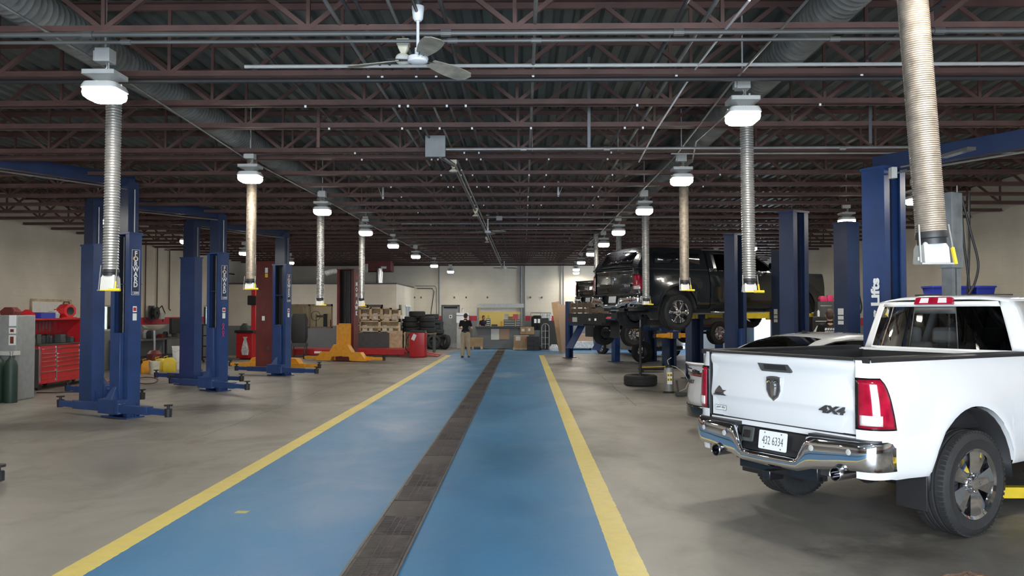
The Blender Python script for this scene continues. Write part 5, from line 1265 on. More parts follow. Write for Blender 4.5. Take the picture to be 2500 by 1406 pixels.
# red cabinet, hoist mast and clutter between the second and third lifts
p=flr(600,878)
t=thing('tool_cabinet','red cabinet with black worktop and plastic bag behind second lift','tool cabinet',(p.x,p.y+.2,0),-.2); obj('cabinet',MB().box(-.33,.33,-.25,.25,.06,1.0),M['red'],t,bevel=.02); obj('worktop',MB().box(-.38,.38,-.30,.30,1.0,1.1),M['black'],t,bevel=.01)
b=MB(); stack(b,[(rsq(.12,.04,.03),.18),(rsq(.14,.07,.03),.35),(rsq(.08,.06,.03),.62),(rsq(.04,.03,.01),.78),(rsq(.09,.04,.02),.86)],Matrix.Translation((.08,-.32,0))); obj('plastic_bag',b,M['film'],t)
b=MB(); 
t=thing('hoist_mast','slender red mast with black motor box beside the maroon column','hoist',(p.x-.0,p.y+.9,0)); obj('mast',MB().box(-.08,.08,-.08,.08,.0,2.75),M['redbr'],t,smooth=0); obj('motor_box',MB().box(-.17,.2,-.30,-.08,2.05,2.42),M['black'],t,bevel=.04); obj('foot',MB().box(-.4,.4,-.4,.4,0,.05),M['red'],t)
b=MB(); stack(b,[(rsq(.16,.10,.03),0),(rsq(.14,.12,.04),.14),(rsq(.05,.08,.02),.26)],Matrix.Translation((p.x-.1,p.y+.15,1.1))); simple('bench_grinder','grey bench grinder on the red cabinet','grinder',b,M['greydk'])
for k,(px,py) in enumerate(((613,738),(617,700))):
    a=at(px,py,37.5); 
for k,(px0,px1,y0,y1) in enumerate(((604,624,705,722),(607,624,744,772))):
    a=at(px0,y1,36.5); c=at(px1,y0,36.5); simple('wall_notice','white notice sheet beside the red mast, %s one'%('upper' if k==0 else 'lower'),'notice',MB().box(a.x,c.x,36.5,36.52,a.z,c.z),M['plate'],smooth=0)
simple('notice_stand','grey stand carrying the white notice sheets','stand',MB().box(at(614,760,36.5).x-.03,at(614,760,36.5).x+.03,36.52,36.56,0,2.85),M['greydk'],smooth=0)
p=flr(506,884)
cart('black shop cart standing between the second and third blue lifts',(p.x,p.y+.2,0),(.32,.5,1.35),M['black'],0,3)
simple('jack_handle','red jack handle standing against the black shop cart','jack',MB().bar((p.x+.25,p.y-.05,.05),(p.x+.14,p.y+.0,1.15),.035),M['red'])
# upright black cushion / seat back
p=flr(730,872)
t=thing('van_seat','black vehicle seat back standing right of the third blue lift','seat',(p.x,p.y,0),.1); b=MB(); stack(b,[(rsq(.27,.10,.08),.55),(rsq(.33,.12,.10),.8),(rsq(.33,.12,.10),1.5),(rsq(.26,.09,.08),1.72)]); obj('seat_back',b,M['black'],t); b=MB(); b.box(-.3,.3,-.3,.3,.42,.56); 
for x in (-.25,.25):
    for y in (-.25,.25): b.box(x-.02,x+.02,y-.02,y+.02,0,.45)
obj('seat_base',b,M['greydk'],t,bevel=.01)
# tyre changer and red-framed machine
p=flr(780,862)
t=thing('tyre_changer','dark tyre changing machine with a steering-wheel ring on top','tyre changer',(p.x,p.y,0)); b=MB(); b.box(-.3,.3,-.25,.25,0,.75); obj('cabinet',b,M['greydk'],t,bevel=.03); obj('turntable',MB().lathe([(0,.75),(.28,.75),(.28,.80),(0,.80)],24),M['steel'],t); obj('column',MB().box(.12,.26,.15,.3,.75,1.7),M['greydk'],t,smooth=0); obj('swing_arm',MB().bar((.19,.2,1.6),(-.15,0,1.6),.09),M['steeldk'],t); obj('mount_rod',MB().tube([(-.15,0,1.7),(-.15,0,.9)],.025,8),M['chromed'],t); obj('hand_wheel',MB().tube([(-.15+.2*math.cos(a*PI/10),-.1,1.62+.2*math.sin(a*PI/10)) for a in range(21)],.012,6),M['black'],t)
p=flr(812,862)
t=thing('wheel_balancer','red-framed wheel machine with grey board beside the maroon lift','wheel balancer',(p.x+.1,p.y+1.0,0)); b=MB(); b.box(-.42,-.30,-.1,.1,0,1.45); b.box(.32,.42,-.1,.1,0,1.35); b.box(-.42,.42,-.1,.1,1.33,1.45); obj('frame',b,M['redbr'],t,smooth=0); obj('board',MB().box(-.30,.32,.0,.05,.7,1.32),M['greydk'],t,smooth=0); obj('base_box',MB().box(-.3,.3,-.25,.2,0,.45),M['red'],t,bevel=.02); obj('shelf',MB().box(-.3,.35,-.3,.1,.62,.68),M['steeldk'],t)
# low red alignment rack with its console
t=thing('alignment_rack','long low red alignment rack lying across the left bay','alignment rack',(-7.5,34.08,0))
for y in (-.5,.46): obj('runway',MB().box(-3.2,2.75,y-.27,y+.27,.08,.30),M['red'],t,bevel=.01)
for y in (-.5,.46):
    obj('approach_ramp',MB().add([(2.75,y-.27,.28),(2.75,y+.27,.28),(4.1,y-.27,.03),(4.1,y+.27,.03),(2.75,y-.27,.2),(2.75,y+.27,.2),(4.1,y-.27,.01),(4.1,y+.27,.01)],[(0,1,3,2),(4,6,7,5),(0,2,6,4),(1,5,7,3),(2,3,7,6),(0,4,5,1)]),M['red'],t,smooth=0)
for x in (-3.1,2.6): obj('cross_beam',MB().box(x-.1,x+.1,-.5,.46,.0,.1),M['red'],t)
obj('maker_plate',MB().box(-.85,-.55,-.785,-.77,.14,.22),M['plate'],t,smooth=0)
p=flr(1028,869)
t=thing('alignment_console','red rounded console cabinet with black top and hanging tag','console',(p.x,33.05,0)); b=MB(); stack(b,[(rsq(.32,.25,.06),.02),(rsq(.33,.26,.07),.06),(rsq(.33,.26,.07),.96),(rsq(.31,.24,.06),.98)]); obj('cabinet',b,M['red'],t); b=MB(); stack(b,[(rsq(.31,.24,.06),.98),(rsq(.29,.22,.05),1.06)]); obj('top',b,M['black'],t); q=frame((-.14,-.275,.80),(.82,0,-.42),(.42,0,.9)); obj('hanging_tag',MB().prism([(-.07,-.12),(.07,-.12),(.07,.12),(-.07,.12)],0,.006,q),M['plate'],t,smooth=0); obj('rubber_hose',MB().tube([(-.33,0,.95),(-.46,-.05,.7),(-.5,-.05,.35),(-.36,0,.15)],.02,8),M['black'],t)

a=flr(590,1250); b=MB(); b.prism([(-.055,-.04),(.05,-.045),(.06,.04),(-.05,.045)],.0005,.0015,Matrix.Translation((a.x,a.y,0))); simple('tape_square','small yellow tape square stuck on the blue lane','tape',b,M['tapey'],smooth=0)
# ================================================================ office block, back wall and what stands there
OX,OY,OZ=-5.42,35.6,2.97
wb_=MB(); wins=[(-10.15,-8.15,1.1,2.12),(-7.35,-6.0,1.25,2.1)]
x=XL+.0
for x0,x1,z0,z1 in wins:
    wb_.box(x,x0,OY,OY+.2,0,OZ); wb_.box(x0,x1,OY,OY+.2,0,z0); wb_.box(x0,x1,OY,OY+.2,z1,OZ); x=x1
wb_.box(x,OX,OY,OY+.2,0,OZ)
struct('wall_office_front',wb_,wall_mat('office_block_front',0,stripe=False),smooth=0)
b=MB(); b.box(OX-.2,OX,OY+.2,36.3,0,OZ); b.box(OX-.2,OX,36.3,37.2,2.1,OZ); b.box(OX-.2,OX,37.2,38.2,0,OZ); b.box(OX-.2,OX,38.2,40.2,0,1.0); b.box(OX-.2,OX,38.2,40.2,2.1,OZ); b.box(OX-.2,OX,40.2,YB,0,OZ)
struct('wall_office_side',b,wall_mat('office_block_side',1,stripe=False),smooth=0)
struct('ceiling_office',MB().box(XL,OX,OY,YB,OZ,OZ+.06),M['greydk'],smooth=0)
struct('wall_office_inner',MB().box(XL,OX-.2,39.2,39.3,0,OZ),mat('warm_office_paint',(.62,.48,.30),.7),smooth=0)
struct('door_2',MB().box(OX-.12,OX-.06,36.3,37.2,0,2.1),M['greydk'],smooth=0)
for i,(x0,x1,z0,z1) in enumerate(wins):
    b=MB(); w=.06
    for q in ((x0,x0+w,z0,z1),(x1-w,x1,z0,z1),(x0,x1,z0,z0+w),(x0,x1,z1-w*1.5,z1),((x0+x1)/2-.03,(x0+x1)/2+.03,z0,z1)): b.box(q[0],q[1],OY-.02,OY+.08,q[2],q[3])
    w_=struct('window_%d'%(i+3),b,M['woodbr'] if i==0 else M['greydk'],smooth=0); obj('pane',MB().box(x0+.05,x1-.05,OY+.02,OY+.03,z0+.05,z1-.08),M['glassc'],w_,smooth=0)
b=MB()
for q in ((38.2,38.26,1.0,2.1),(40.14,40.2,1.0,2.1),(38.2,40.2,1.0,1.06),(38.2,40.2,2.04,2.1),(39.1,39.18,1.0,2.1)): b.box(OX-.12,OX+.02,*q)
w_=struct('window_5',b,M['white'],smooth=0); obj('pane',MB().box(OX-.08,OX-.07,38.2,40.2,1.0,2.1),M['glassc'],w_,smooth=0)
def tube_light(label,o,L,rz=0,e=None):
    t=thing('strip_light',label,'ceiling light',o,rz); obj('tube',MB().box(-L/2,L/2,-.05,.05,-.06,0),e or M['ltube'],t,smooth=0); obj('housing',MB().box(-L/2-.02,L/2+.02,-.08,.08,0,.05),M['white'],t,smooth=0); return t
tube_light('strip light inside the left office, seen through its window',(-8.6,37.3,OZ-.05),1.2)
tube_light('left strip light in the yellow parts room',(-1.9,43.0,2.85),1.2)
tube_light('right strip light in the yellow parts room',(-.3,43.0,2.85),1.2)
# roof-space objects above the office
t=thing('roof_heater','dark red unit heater hung above the office','heater',tuple(at(928,658,37.5))); obj('casing',MB().box(-.75,.55,-.4,.4,-.1,.75),M['maroon'],t,bevel=.02); obj('maker_plate',MB().box(.1,.35,-.415,-.4,.02,.12),M['plate'],t,smooth=0)
obj('hanger',MB().tube([(-.3,0,.7),(-.3,0,1.0)],.02,6),M['steeldk'],t); obj('gas_pipe',MB().tube([(-.12,-.2,-.1),(-.12,-.2,-.9)],.02,6),M['steeldk'],t)
simple('flue_duct','shiny round flue standing on the office roof','duct',MB().lathe([(0,0),(.14,0),(.14,.70),(0,.70)],18,Matrix.Translation((at(927,690,37).x,37,OZ+.05))),M['chromed'])
a=at(890,655,30); simple('electrical_box','grey steel box hung right of the white-lettered lift','electrical box',MB().cbox((a.x,30,a.z+.0),(.22,.15,.32)),M['grey'],bevel=.01)
b=MB(); b.tube([tuple(at(795,668,33)),tuple(at(812,662,33)),tuple(at(850,660,33)),tuple(at(858,668,33))],.11,12); simple('foil_duct','crinkled foil duct crossing behind the white-lettered lift','duct',b,M['film'])
# back door
t=struct('door_1',MB().box(dx0+.06,dx1-.06,YB+.03,YB+.08,.01,dz-.06),M['grey'],smooth=0)
b=MB(); b.box(dx0,dx0+.06,YB-.02,YB+.12,0,dz); b.box(dx1-.06,dx1,YB-.02,YB+.12,0,dz); b.box(dx0,dx1,YB-.02,YB+.12,dz-.06,dz); obj('door_frame',b,M['greydk'],t,smooth=0)
obj('door_closer',MB().box(dx0+.12,dx1-.12,YB-.04,YB+.03,dz-.16,dz-.09),M['blackgl'],t,smooth=0); obj('door_handle',MB().lathe([(0,.0),(.03,0),(.03,.05),(.045,.06),(.045,.09),(0,.10)],14,Matrix.Translation((dx1-.16,YB+.03,.98))@Matrix.Rotation(PI/2,4,'X')),M['steel'],t); obj('kick_plate',MB().box(dx0+.5,dx1-.1,YB+.02,YB+.03,.03,.24),M['steel'],t,smooth=0)
sg=obj('door_sign',MB().box(-3.68,-3.53,YB+.015,YB+.03,1.48,1.64),M['plate'],t,smooth=0); obj('sign_print',MB().box(-3.64,-3.57,YB+.01,YB+.015,1.52,1.60),M['greydk'],sg,smooth=0)
# parts counter: shutter, counter top
t=thing('roller_shutter','half lowered grey roller shutter above the parts counter','shutter',((ox0+ox1)/2,YB,0)); w=(ox1-ox0)/2
obj('shutter_box',MB().box(-w-.03,w+.03,-.12,.02,2.0,2.2),M['greylt'],t,smooth=0); b=MB()
for k in range(5): b.box(-w+.12,w-.02,.03,.05,1.80+k*.045,1.80+k*.045+.04)
obj('slats',b,M['greylt'],t,smooth=0)
for s in (-1,1): obj('guide',MB().box(s*w-.05,s*w+.05,-.02,.06,1.07,2.0),M['grey'],t,smooth=0)
simple('parts_counter','dark counter shelf below the lit parts window','counter',MB().box(ox0-.12,ox1+.1,YB-.28,YB-.003,1.02,1.08).box(ox0+.01,ox1-.01,YB-.003,YB+.5,1.072,1.08),M['greydk'],bevel=.006)
def drawer_bank(label,x0,x1,z0,z1,n,y=YB+.35,m='greylt'):
    t=thing('drawer_cabinet',label,'drawer cabinet',((x0+x1)/2,y,z0)); w=(x1-x0)/2; obj('case',MB().box(-w,w,0,.35,0,z1-z0),M['green'],t,smooth=0)
    for k in range(n):
        h=(z1-z0)/n; obj('drawer',MB().box(-w+.02,w-.02,-.015,0,k*h+.03,k*h+h-.03),M['white'],t,smooth=0)
drawer_bank('short drawer bank left inside the parts window',-1.86,-1.66,1.08,1.46,4)
drawer_bank('wide drawer bank right inside the parts window',-.98,-.42,1.08,1.42,4)
drawer_bank('small drawer bank at the right end inside the parts window',-.38,-.12,1.08,1.40,3)
for k,(x,z,w,h,m,lab) in enumerate(((-1.75,1.46,.10,.18,'yellow','yellow carton on the short drawer bank'),(-1.66,1.40,.07,.14,'ceram','pale bottle beside the yellow carton'),(-.85,1.42,.22,.28,'paper','white carton on the wide drawer bank'),(-.65,1.42,.24,.14,'card','flat carton on the wide drawer bank'),(-.40,1.42,.24,.26,'redbr','red carton above the right drawer bank'),(-.22,1.40,.12,.30,'paper','tall white carton above the right drawer bank'),(-1.1,1.08,.10,.24,'orange','small orange bottle on the parts counter'),(-1.45,1.08,.3,.09,'greydk','dark tray lying on the parts counter'))):
    simple('carton',lab,'carton',MB().box(x-w/2,x+w/2,YB+.42,YB+.6,z,z+h),M[m],bevel=.004)
# notices under the counter
for x0,x1,z0,z1,m,lab in ((-1.60,-1.20,.42,.96,'paper','grey-white printed poster under the parts counter'),(-1.18,-.70,.44,.97,'woodbr','brown stained board under the parts counter')):
    t=simple('wall_board',lab,'board',MB().box(x0,x1,YB-.03,YB,z0,z1),M[m if m!='woodbr' else 'tan'],smooth=0)
# wall pipes and conduits on the back wall
for px,r in ((1072,.035),(1272,.045),(1281,.035),(1369,.022),(1376,.022)):
    a=at(px,700,YB-.06); names={1072:'dark pipe running up the back wall left of the door',1272:'thicker pipe on the back wall right of the parts window',1281:'thinner pipe on the back wall right of the parts window',1369:'left of two thin pipes high on the back wall',1376:'right of two thin pipes high on the back wall'}
    simple('wall_pipe',names[px],'pipe',MB().tube([(a.x,YB-.05,1.6 if px in (1072,) else .9 if px<1300 else 1.9),(a.x,YB-.05,ZD)],r,8),M['grey'])
a=[at(px,py,YB-.05) for px,py in ((1015,698),(1062,698),(1066,704),(1066,770))]; simple('conduit','conduit bending down the back wall beside the office','conduit',MB().tube(a,.025,6),M['grey'])
a=[at(px,py,YB-.08) for px,py in ((1018,704),(1055,704),(1060,712),(1052,765),(1056,772))]; simple('cable','loose cable hanging on the back wall beside the office','cable',MB().tube(a,.018,6),M['black'])
for k,px in enumerate((1012,1028,1109,1138,1190,1295,1323)):
    a=at(px,726,YB-.03); simple('wall_bolt','%s small dark bolt in the row high on the back wall'%('first','second','third','fourth','fifth','sixth','seventh')[k],'wall bolt',MB().cbox((a.x,YB-.03,a.z),(.07,.06,.08)),M['copper'],bevel=.01)
# timber pallets and crates
def pallet(label,o,rx=0,rz=0,m=None,w=1.2,d=1.0):
    t=thing('pallet',label,'pallet',o,0,'timber pallets'); t.rotation_euler=(rx,0,rz); m=m or M['wood']
    b=MB()
    for k in range(7): x=-w/2+.05+k*(w-.1)/6; b.box(x-.045,x+.045,0,d,.10,.12)
    obj('deck_boards',b,m,t,smooth=0)
    b=MB()
    for y in (.04,d/2,d-.04): b.box(-w/2,w/2,y-.04,y+.04,.02,.10)
    obj('stringers',b,m,t,smooth=0)
    b=MB()
    for x in (-w/2+.05,0,w/2-.05): b.box(x-.05,x+.05,0,d,0,.02)
    obj('bottom_boards',b,m,t,smooth=0); return t
pallet('pallet standing upright against the office wall, left of the tyres',(at(966,800,35.2).x,35.06,0),PI/2,0,w=.62)
pallet('second upright pallet leaning beside the first near the tyres',(at(998,800,35.2).x+.05,35.06,0),PI/2,0,d=.95,w=.42)
simple('grey_panel','dark grey panel standing under the crate rack','panel',MB().box(at(872,830,34.9).x,at(950,830,34.9).x,34.90,34.94,0,.92),M['greydk'],smooth=0)
# crate rack: open timber shelves
def crate_rack():
    x0=at(878,780,35.1).x; x1=at(975,780,35.1).x; t=thing('crate_rack','pale open timber crates stacked as shelves above the grey panel','crate',((x0+x1)/2,35.09,0)); L=(x1-x0)/2
    for (a,b_,z0,z1) in ((-L,-L*.45,1.45,1.95),(-L*.45,L*.1,1.45,1.98),(L*.1,L*.55,1.42,1.96),(L*.55,L,1.45,1.92),(-L,0,.95,1.42),(0,L,.95,1.42)):
        b=MB(); b.box(a,b_,0,.4,z0,z0+.05); b.box(a,b_,0,.4,z1-.05,z1); b.box(a,a+.05,0,.4,z0,z1); b.box(b_-.05,b_,0,.4,z0,z1); b.box(a,b_,.38,.4,z0,z1); b.box(a,b_,-.01,.01,z0+.16,z0+.25); obj('crate',b,M['wood'],t,smooth=0)
        b=MB(); b.box(a+.1,a+.3,.08,.3,z0+.05,z0+.28); b.box(a+.4,a+.55,.05,.3,z0+.05,z0+.2); obj('packets',b,M['paper'],t,smooth=0)
    b=MB()
    for x in (-L,-.02,L-.06): b.box(x,x+.06,0,.06,0,.95); b.box(x,x+.06,.34,.4,0,.95)
    obj('frame',b,M['wood'],t,smooth=0)
crate_rack()
# tyres
def tyre_mb(R=.36,w=.23,ri=.21,m=None):
    h=w/2; b=MB(); pr=[(ri+.03,-h+.04),(ri,-h+.02),(ri+.01,-h),(R*.85,-h-.004),(R*.97,-h+.02),(R,-h+.05)]
    for g in (-.04,.04): pr+=[(R,g-.01),(R-.008,g-.006),(R-.008,g+.006),(R,g+.01)]
    pr+=[(R,h-.05),(R*.97,h-.02),(R*.85,h+.004),(ri+.01,h),(ri,h-.02),(ri+.03,h-.04),(ri+.03,-h+.04)]
    return b.lathe(pr,40,m)
ty0=None
def tyre(o,rx,rz,label,cat='tyre',scale=1,group='loose tyres'):
    global ty0
    if ty0 is None: ty0=obj('tyre',tyre_mb(),M['rubber'],fix=False,smooth=40); t=ty0
    else: t=ty0.copy(); C.objects.link(t)
    t.location=o; t.rotation_euler=(rx,0,rz); t.scale=(scale,)*3; tag(t,label,cat,group); return t
bx_=flr(1060,853)
for k in range(5): tyre((bx_.x-.05+.07*(k%2)+(.05 if k<2 else -.12),bx_.y+.45,.62+.235*k if k else .60),.05,k,'%s tyre from the bottom of the leaning stack by the door'%('first','second','third','fourth','fifth')[k])
tyre((bx_.x-.02,bx_.y-.12,.36),PI/2-.25,.15,'tyre standing upright below the stack, left one')
tyre((bx_.x+.52,bx_.y-.05,.36),PI/2-.2,-.9,'tyre standing upright below the stack, right one')
for k,(x,z) in enumerate(((-5.0,0),(-4.26,0),(-5.0,1),(-4.26,1),(-5.0,2),(-4.28,2),(-4.7,3))):
    tyre((x,36.9,.995+.236*z),0,k,'%s black tyre on the bench left of the tyre stack'%('first','second','third','fourth','fifth','sixth','seventh')[k])
t=thing('workbench','low bench carrying black tyres beside the office','workbench',(-4.66,36.9,0)); obj('top',MB().box(-.72,.78,-.4,.4,.80,.87),M['woodbr'],t)
for x in (-.66,.72): obj('leg',MB().box(x-.03,x+.03,-.35,.35,0,.8),M['greydk'],t,smooth=0)
# things above: printer-like boxes
a=at(1049,775,39); 
bench('grey bench with papers between office and back door',(at(1046,790,39.9).x,40.97,0),1.2,.6,1.30,M['greydk'],PI/2)
simple('paper_tray','tilted grey tray on the bench left of the back door','tray',MB().add([(-.3,0,0),(.3,0,0),(.25,.3,.35),(-.15,.3,.35),(-.3,.3,0),(.3,.3,0)],[(0,1,2,3),(0,3,4),(1,5,2),(0,4,5,1),(3,2,5,4)],Matrix.Translation((at(1045,770,40.2).x,40.7,1.30))),M['greylt'],smooth=0)
simple('desk_phone','white phone and papers on the bench left of the back door','phone',MB().cbox((at(1062,770,40.2).x,40.7,1.42),(.25,.2,.24)),M['white'],bevel=.02)
# papers rack right of door, water cooler like stand
a=at(1130,760,YB-.15); t=thing('wall_cabinet','white cabinet with a bottle on top, right of the back door','cabinet',(a.x,YB-.22,0)); obj('cabinet',MB().box(-.30,.30,-.15,.2,1.25,1.75),M['white'],t,bevel=.01); obj('shelf',MB().box(-.31,.31,-.16,.2,1.60,1.63),M['greydk'],t,smooth=0); obj('stand',MB().box(-.28,.28,-.1,.2,0,1.25),M['greylt'],t,smooth=0); obj('bottle',MB().lathe([(0,1.75),(.05,1.75),(.05,1.95),(.02,1.98),(0,1.98)],12),M['white'],t)
# brown box on pallet right of man
p=flr(1160,851); t=thing('cardboard_box','long brown cardboard box on a low pallet behind the standing man','box',(p.x,p.y-.3,0)); obj('box',MB().box(-.55,.40,-.3,.3,.14,.52),M['card'],t,bevel=.005); obj('lid_flap',MB().box(-.56,.41,-.31,.31,.50,.54),M['card'],t,smooth=0); b=MB()
for x in (-.5,-.08,.34): b.box(x-.05,x+.05,-.3,.3,.0,.12)
b.box(-.55,.4,-.3,.3,.12,.14); obj('pallet',b,M['wood'],t,smooth=0)
def cbox_(label,px0,px1,py1,h,Y,d=.5,z=0,papers=()):
    a=at(px0,py1,Y); c=at(px1,py1,Y); w=(c.x-a.x)/2; t=thing('cardboard_box',label,'box',((a.x+c.x)/2,Y,z)); obj('box',MB().box(-w,w,0,d,0,h),M['card'],t,bevel=.004); obj('tape',MB().box(-.03,.03,-.003,d+.003,.0,h+.003),M['tan'],t,smooth=0)
    for x,zz,w2,h2,m in papers: obj('label',MB().box(x-w2/2,x+w2/2,-.008,-.002,zz-h2/2,zz+h2/2),M[m],t,smooth=0)
    return t
pallet('small pallet under the brown boxes by the parts window',(at(1272,850,39.4).x,39.2,0),0,0,w=.75,d=.7)
cbox_('brown box with a pink sticker by the parts window',1254,1291,850,.56,39.3,.6,.125,((-.15,.42,.22,.2,'paper'),(.27,.36,.12,.1,'pink')))
cbox_('brown box with papers stacked behind the pink-stickered box',1270,1304,820,.34,40.2,.6,.72,((-.2,.2,.15,.12,'paper'),(.1,.22,.1,.12,'paper')))
simple('crate_stack','dark crates under the brown box with papers','crate',MB().box(at(1268,840,40.2).x,at(1306,840,40.2).x,40.2,40.8,0,.72),M['greydk'],bevel=.01)
for k in range(2):
    a=at(1294+15*k,835,39.0); b=MB()
    for z in (0,.22,.44): b.box(-.14,.14,0,.3,z,z+.2)
    for x in (-.13,-.05,.05,.13): b.bar((x,-.01,0),(x,-.01,.62),.012)
    tag(obj('dark_crate',MB().add(b.v,b.f,Matrix.Translation((a.x,39.0,0))),M['black'],smooth=0),'stack of dark plastic crates, %s of two by the hand truck'%('left' if k==0 else 'right'),'crate')
# pinboard clutter person-like decoration skipped; hand truck
a=flr(1330,853); t=thing('hand_truck','grey steel hand truck with arched handle standing by dark crates','hand truck',(a.x,38.9,0)); b=MB(); b.tube([(-.17,0,.1),(-.17,.0,1.05)]+[(-.17*math.cos(k*PI/8),0,1.05+.2*math.sin(k*PI/8)) for k in range(9)]+[(.17,0,.1)],.018,8); obj('frame',b,M['steel'],t)
for z in (.3,.6,.9): obj('cross_bar',MB().tube([(-.17,0,z),(.17,0,z)],.014,6),M['steel'],t)
obj('centre_bar',MB().tube([(0,0,.1),(0,0,1.2)],.012,6),M['steel'],t)
obj('toe_plate',MB().box(-.2,.2,-.22,.0,.01,.03),M['steel'],t,smooth=0)
for s in (-1,1): obj('wheel',MB().lathe([(0,-.03),(.12,-.03),(.12,.03),(0,.03)],16,Matrix.Translation((s*.22,.08,.125))@Matrix.Rotation(PI/2,4,'Y')),M['rubber'],t)
# hanging rack with jackets and black boards
x0=at(1296,770,41.05).x; x1=at(1345,770,41.05).x; t=thing('garment_rack','metal rail rack holding black garments right of the parts window','rack',((x0+x1)/2,41.05,0)); L=(x1-x0)/2; b=MB()
for x in (-L,0,L): b.tube([(x,0,0),(x,0,1.75)],.02,8)
b.tube([(-L,0,1.75),(L,0,1.75)],.02,8); b.tube([(-L,0,.95),(0,0,.95)],.02,8); obj('frame',b,M['steel'],t)
for k,x in enumerate((-L+.22,-.1)):
    b=MB(); stack(b,[(rsq(.16,.08,.05),.9),(rsq(.19,.09,.06),1.2),(rsq(.19,.08,.06),1.5),(rsq(.08,.05,.03),1.62)],Matrix.Translation((x,0,0))); g=obj('garment',b,M['tee'],t); obj('name_tag',MB().box(x-.06,x+.06,-.10,-.09,1.25,1.45),M['plate'],g,smooth=0)
for k,px in enumerate((1328,1340)):
    a=at(px,770,40.1); b=MB(); stack(b,[(rsq(.10,.06,.03),1.35),(rsq(.13,.08,.04),1.55),(rsq(.07,.05,.02),1.72)],Matrix.Translation((a.x,40.12,0))); simple('wrapped_parcel','%s pale wrapped parcel hanging on the metal rack'%('left' if k==0 else 'right'),'parcel',b,M['film'])
for k,(px0,px1,zz,Y) in enumerate(((1316,1340,1.5,39.55),(1336,1362,1.38,39.2))):
    a=at(px0,800,Y); c=at(px1,800,Y); b=MB().add([(a.x,Y,0),(c.x+.15,Y,0),(c.x,Y+.4,zz),(a.x+.1,Y+.4,zz),(a.x,Y+.06,0),(c.x+.15,Y+.06,0),(c.x,Y+.46,zz),(a.x+.1,Y+.46,zz)],[(0,1,2,3),(7,6,5,4),(0,4,5,1),(1,5,6,2),(2,6,7,3),(3,7,4,0)]); simple('black_bumper_cover','%s of two tall black covers leaning behind hand truck'%('left' if k==0 else 'right'),'cover',b,M['black'],smooth=0)
# cardboard sheets leaning
for k,(pa,pb,pc,pd,Y,m,lab) in enumerate((((1364,850),(1378,850),(1367,735),(1347,738),37.5,'card','tall cardboard sheet leaning left of the four-post lift'),((1372,850),(1384,850),(1384,745),(1362,740),37.0,'tan','darker cardboard sheet leaning behind the blue post'))):
    P=[at(*q,Y) for q in (pa,pb,pc,pd)]; P[0].z=P[1].z=0; P[2].y+=.5; P[3].y+=.5
    b=MB().add([tuple(q) for q in P]+[(q.x,q.y+.03,q.z) for q in P],[(0,1,2,3),(7,6,5,4),(0,4,5,1),(1,5,6,2),(2,6,7,3),(3,7,4,0)]); simple('cardboard_sheet',lab,'cardboard sheet',b,M[m],smooth=0)
p=flr(1410,850); t=thing('wrapped_pallet_load','wide tan boards wrapped in clear film lying behind the four-post lift','pallet load',(p.x+.6,p.y-1.5,0)); obj('boards',MB().box(-1.2,1.4,-.5,.5,.1,.75),M['tan'],t,smooth=0); obj('film',MB().box(-1.25,1.45,-.55,.55,.08,.42),M['film'],t,bevel=.03); b=MB()
for x in (-1.1,0,1.2): b.box(x-.08,x+.08,-.5,.5,0,.08)
obj('skids',b,M['wood'],t,smooth=0)
for k,px in enumerate((1352,1500)):
    p=flr(px,856); b=MB(); stack(b,[(rsq(.22,.18,.08),0),(rsq(.25,.2,.09),.12),(rsq(.12,.12,.05),.30)],Matrix.Translation((p.x,p.y-.2,0))); simple('plastic_wrap','crumpled clear plastic wrap on the floor, %s of the tan boards'%('left' if k==0 else 'right'),'plastic wrap',b,M['film'])
# ================================================================ right side floor items
# tyre lying flat with a tall screw stand
p=flr(1569,944); t=tyre((p.x,p.y+.36,.13),0,0,'tyre lying flat on the floor under the raised charcoal pickup',scale=1.12)
t2=thing('stand_pole','tall black support stand rising from the flat tyre','support stand',(p.x,p.y+.36,0)); obj('pole',MB().tube([(0,0,.02),(0,0,1.42)],.032,10),M['black'],t2); obj('screw',MB().tube([(0,0,1.4),(0,0,1.62)],.018,8),M['steel'],t2); obj('base',MB().lathe([(0,0),(.15,0),(.14,.02),(.03,.05),(0,.05)],16),M['black'],t2); obj('saddle',MB().lathe([(0,1.6),(.05,1.6),(.06,1.66),(0,1.66)],12),M['black'],t2)
p=flr(1567,884); 
tyre((p.x-.05,p.y-.45,.385),PI/2-.08,.35,'black tyre standing upright beyond the flat tyre',scale=1.07)
# suction canister
p=flr(1635,960); t=thing('oil_canister','clear-and-steel oil canister with yellow warning stickers by flat tyre','canister',(p.x,p.y+.1,0))
obj('cylinder',MB().lathe([(0,.03),(.10,.03),(.105,.05),(.105,.52),(.09,.56),(0,.57)],28),M['steel'],t); obj('base',MB().lathe([(0,0),(.13,0),(.13,.02),(.10,.04),(0,.04)],24),M['black'],t); obj('lid',MB().lathe([(0,.57),(.07,.57),(.07,.60),(.02,.62),(0,.62)],20),M['black'],t)
m=frame((0,-.106,.30),(1,0,0),(0,0,1)); lb=obj('label',MB().box(-.055,.055,-.112,-.104,.20,.46),M['plate'],t,smooth=0)
for z in (.40,.30):
    for x,q in ((-.028,0),(.028,1)): 
        s_=obj('warning_sticker',MB().box(x-.024,x+.024,-.116,-.112,z-.028,z+.028),M['yellow'],lb,smooth=0)
        if q==0: obj('warning_triangle',MB().prism([(-.016,-.014),(.016,-.014),(0,.016)],0,.002,frame((x,-.117,z),(1,0,0),(0,0,1))),M['black'],s_,smooth=0)
        else: obj('warning_symbol',MB().prism([(-.013,-.016),(.013,-.016),(.013,.016),(-.013,.016)],0,.002,frame((x,-.117,z),(1,0,0),(0,0,1))),M['greydk'],s_,smooth=0)
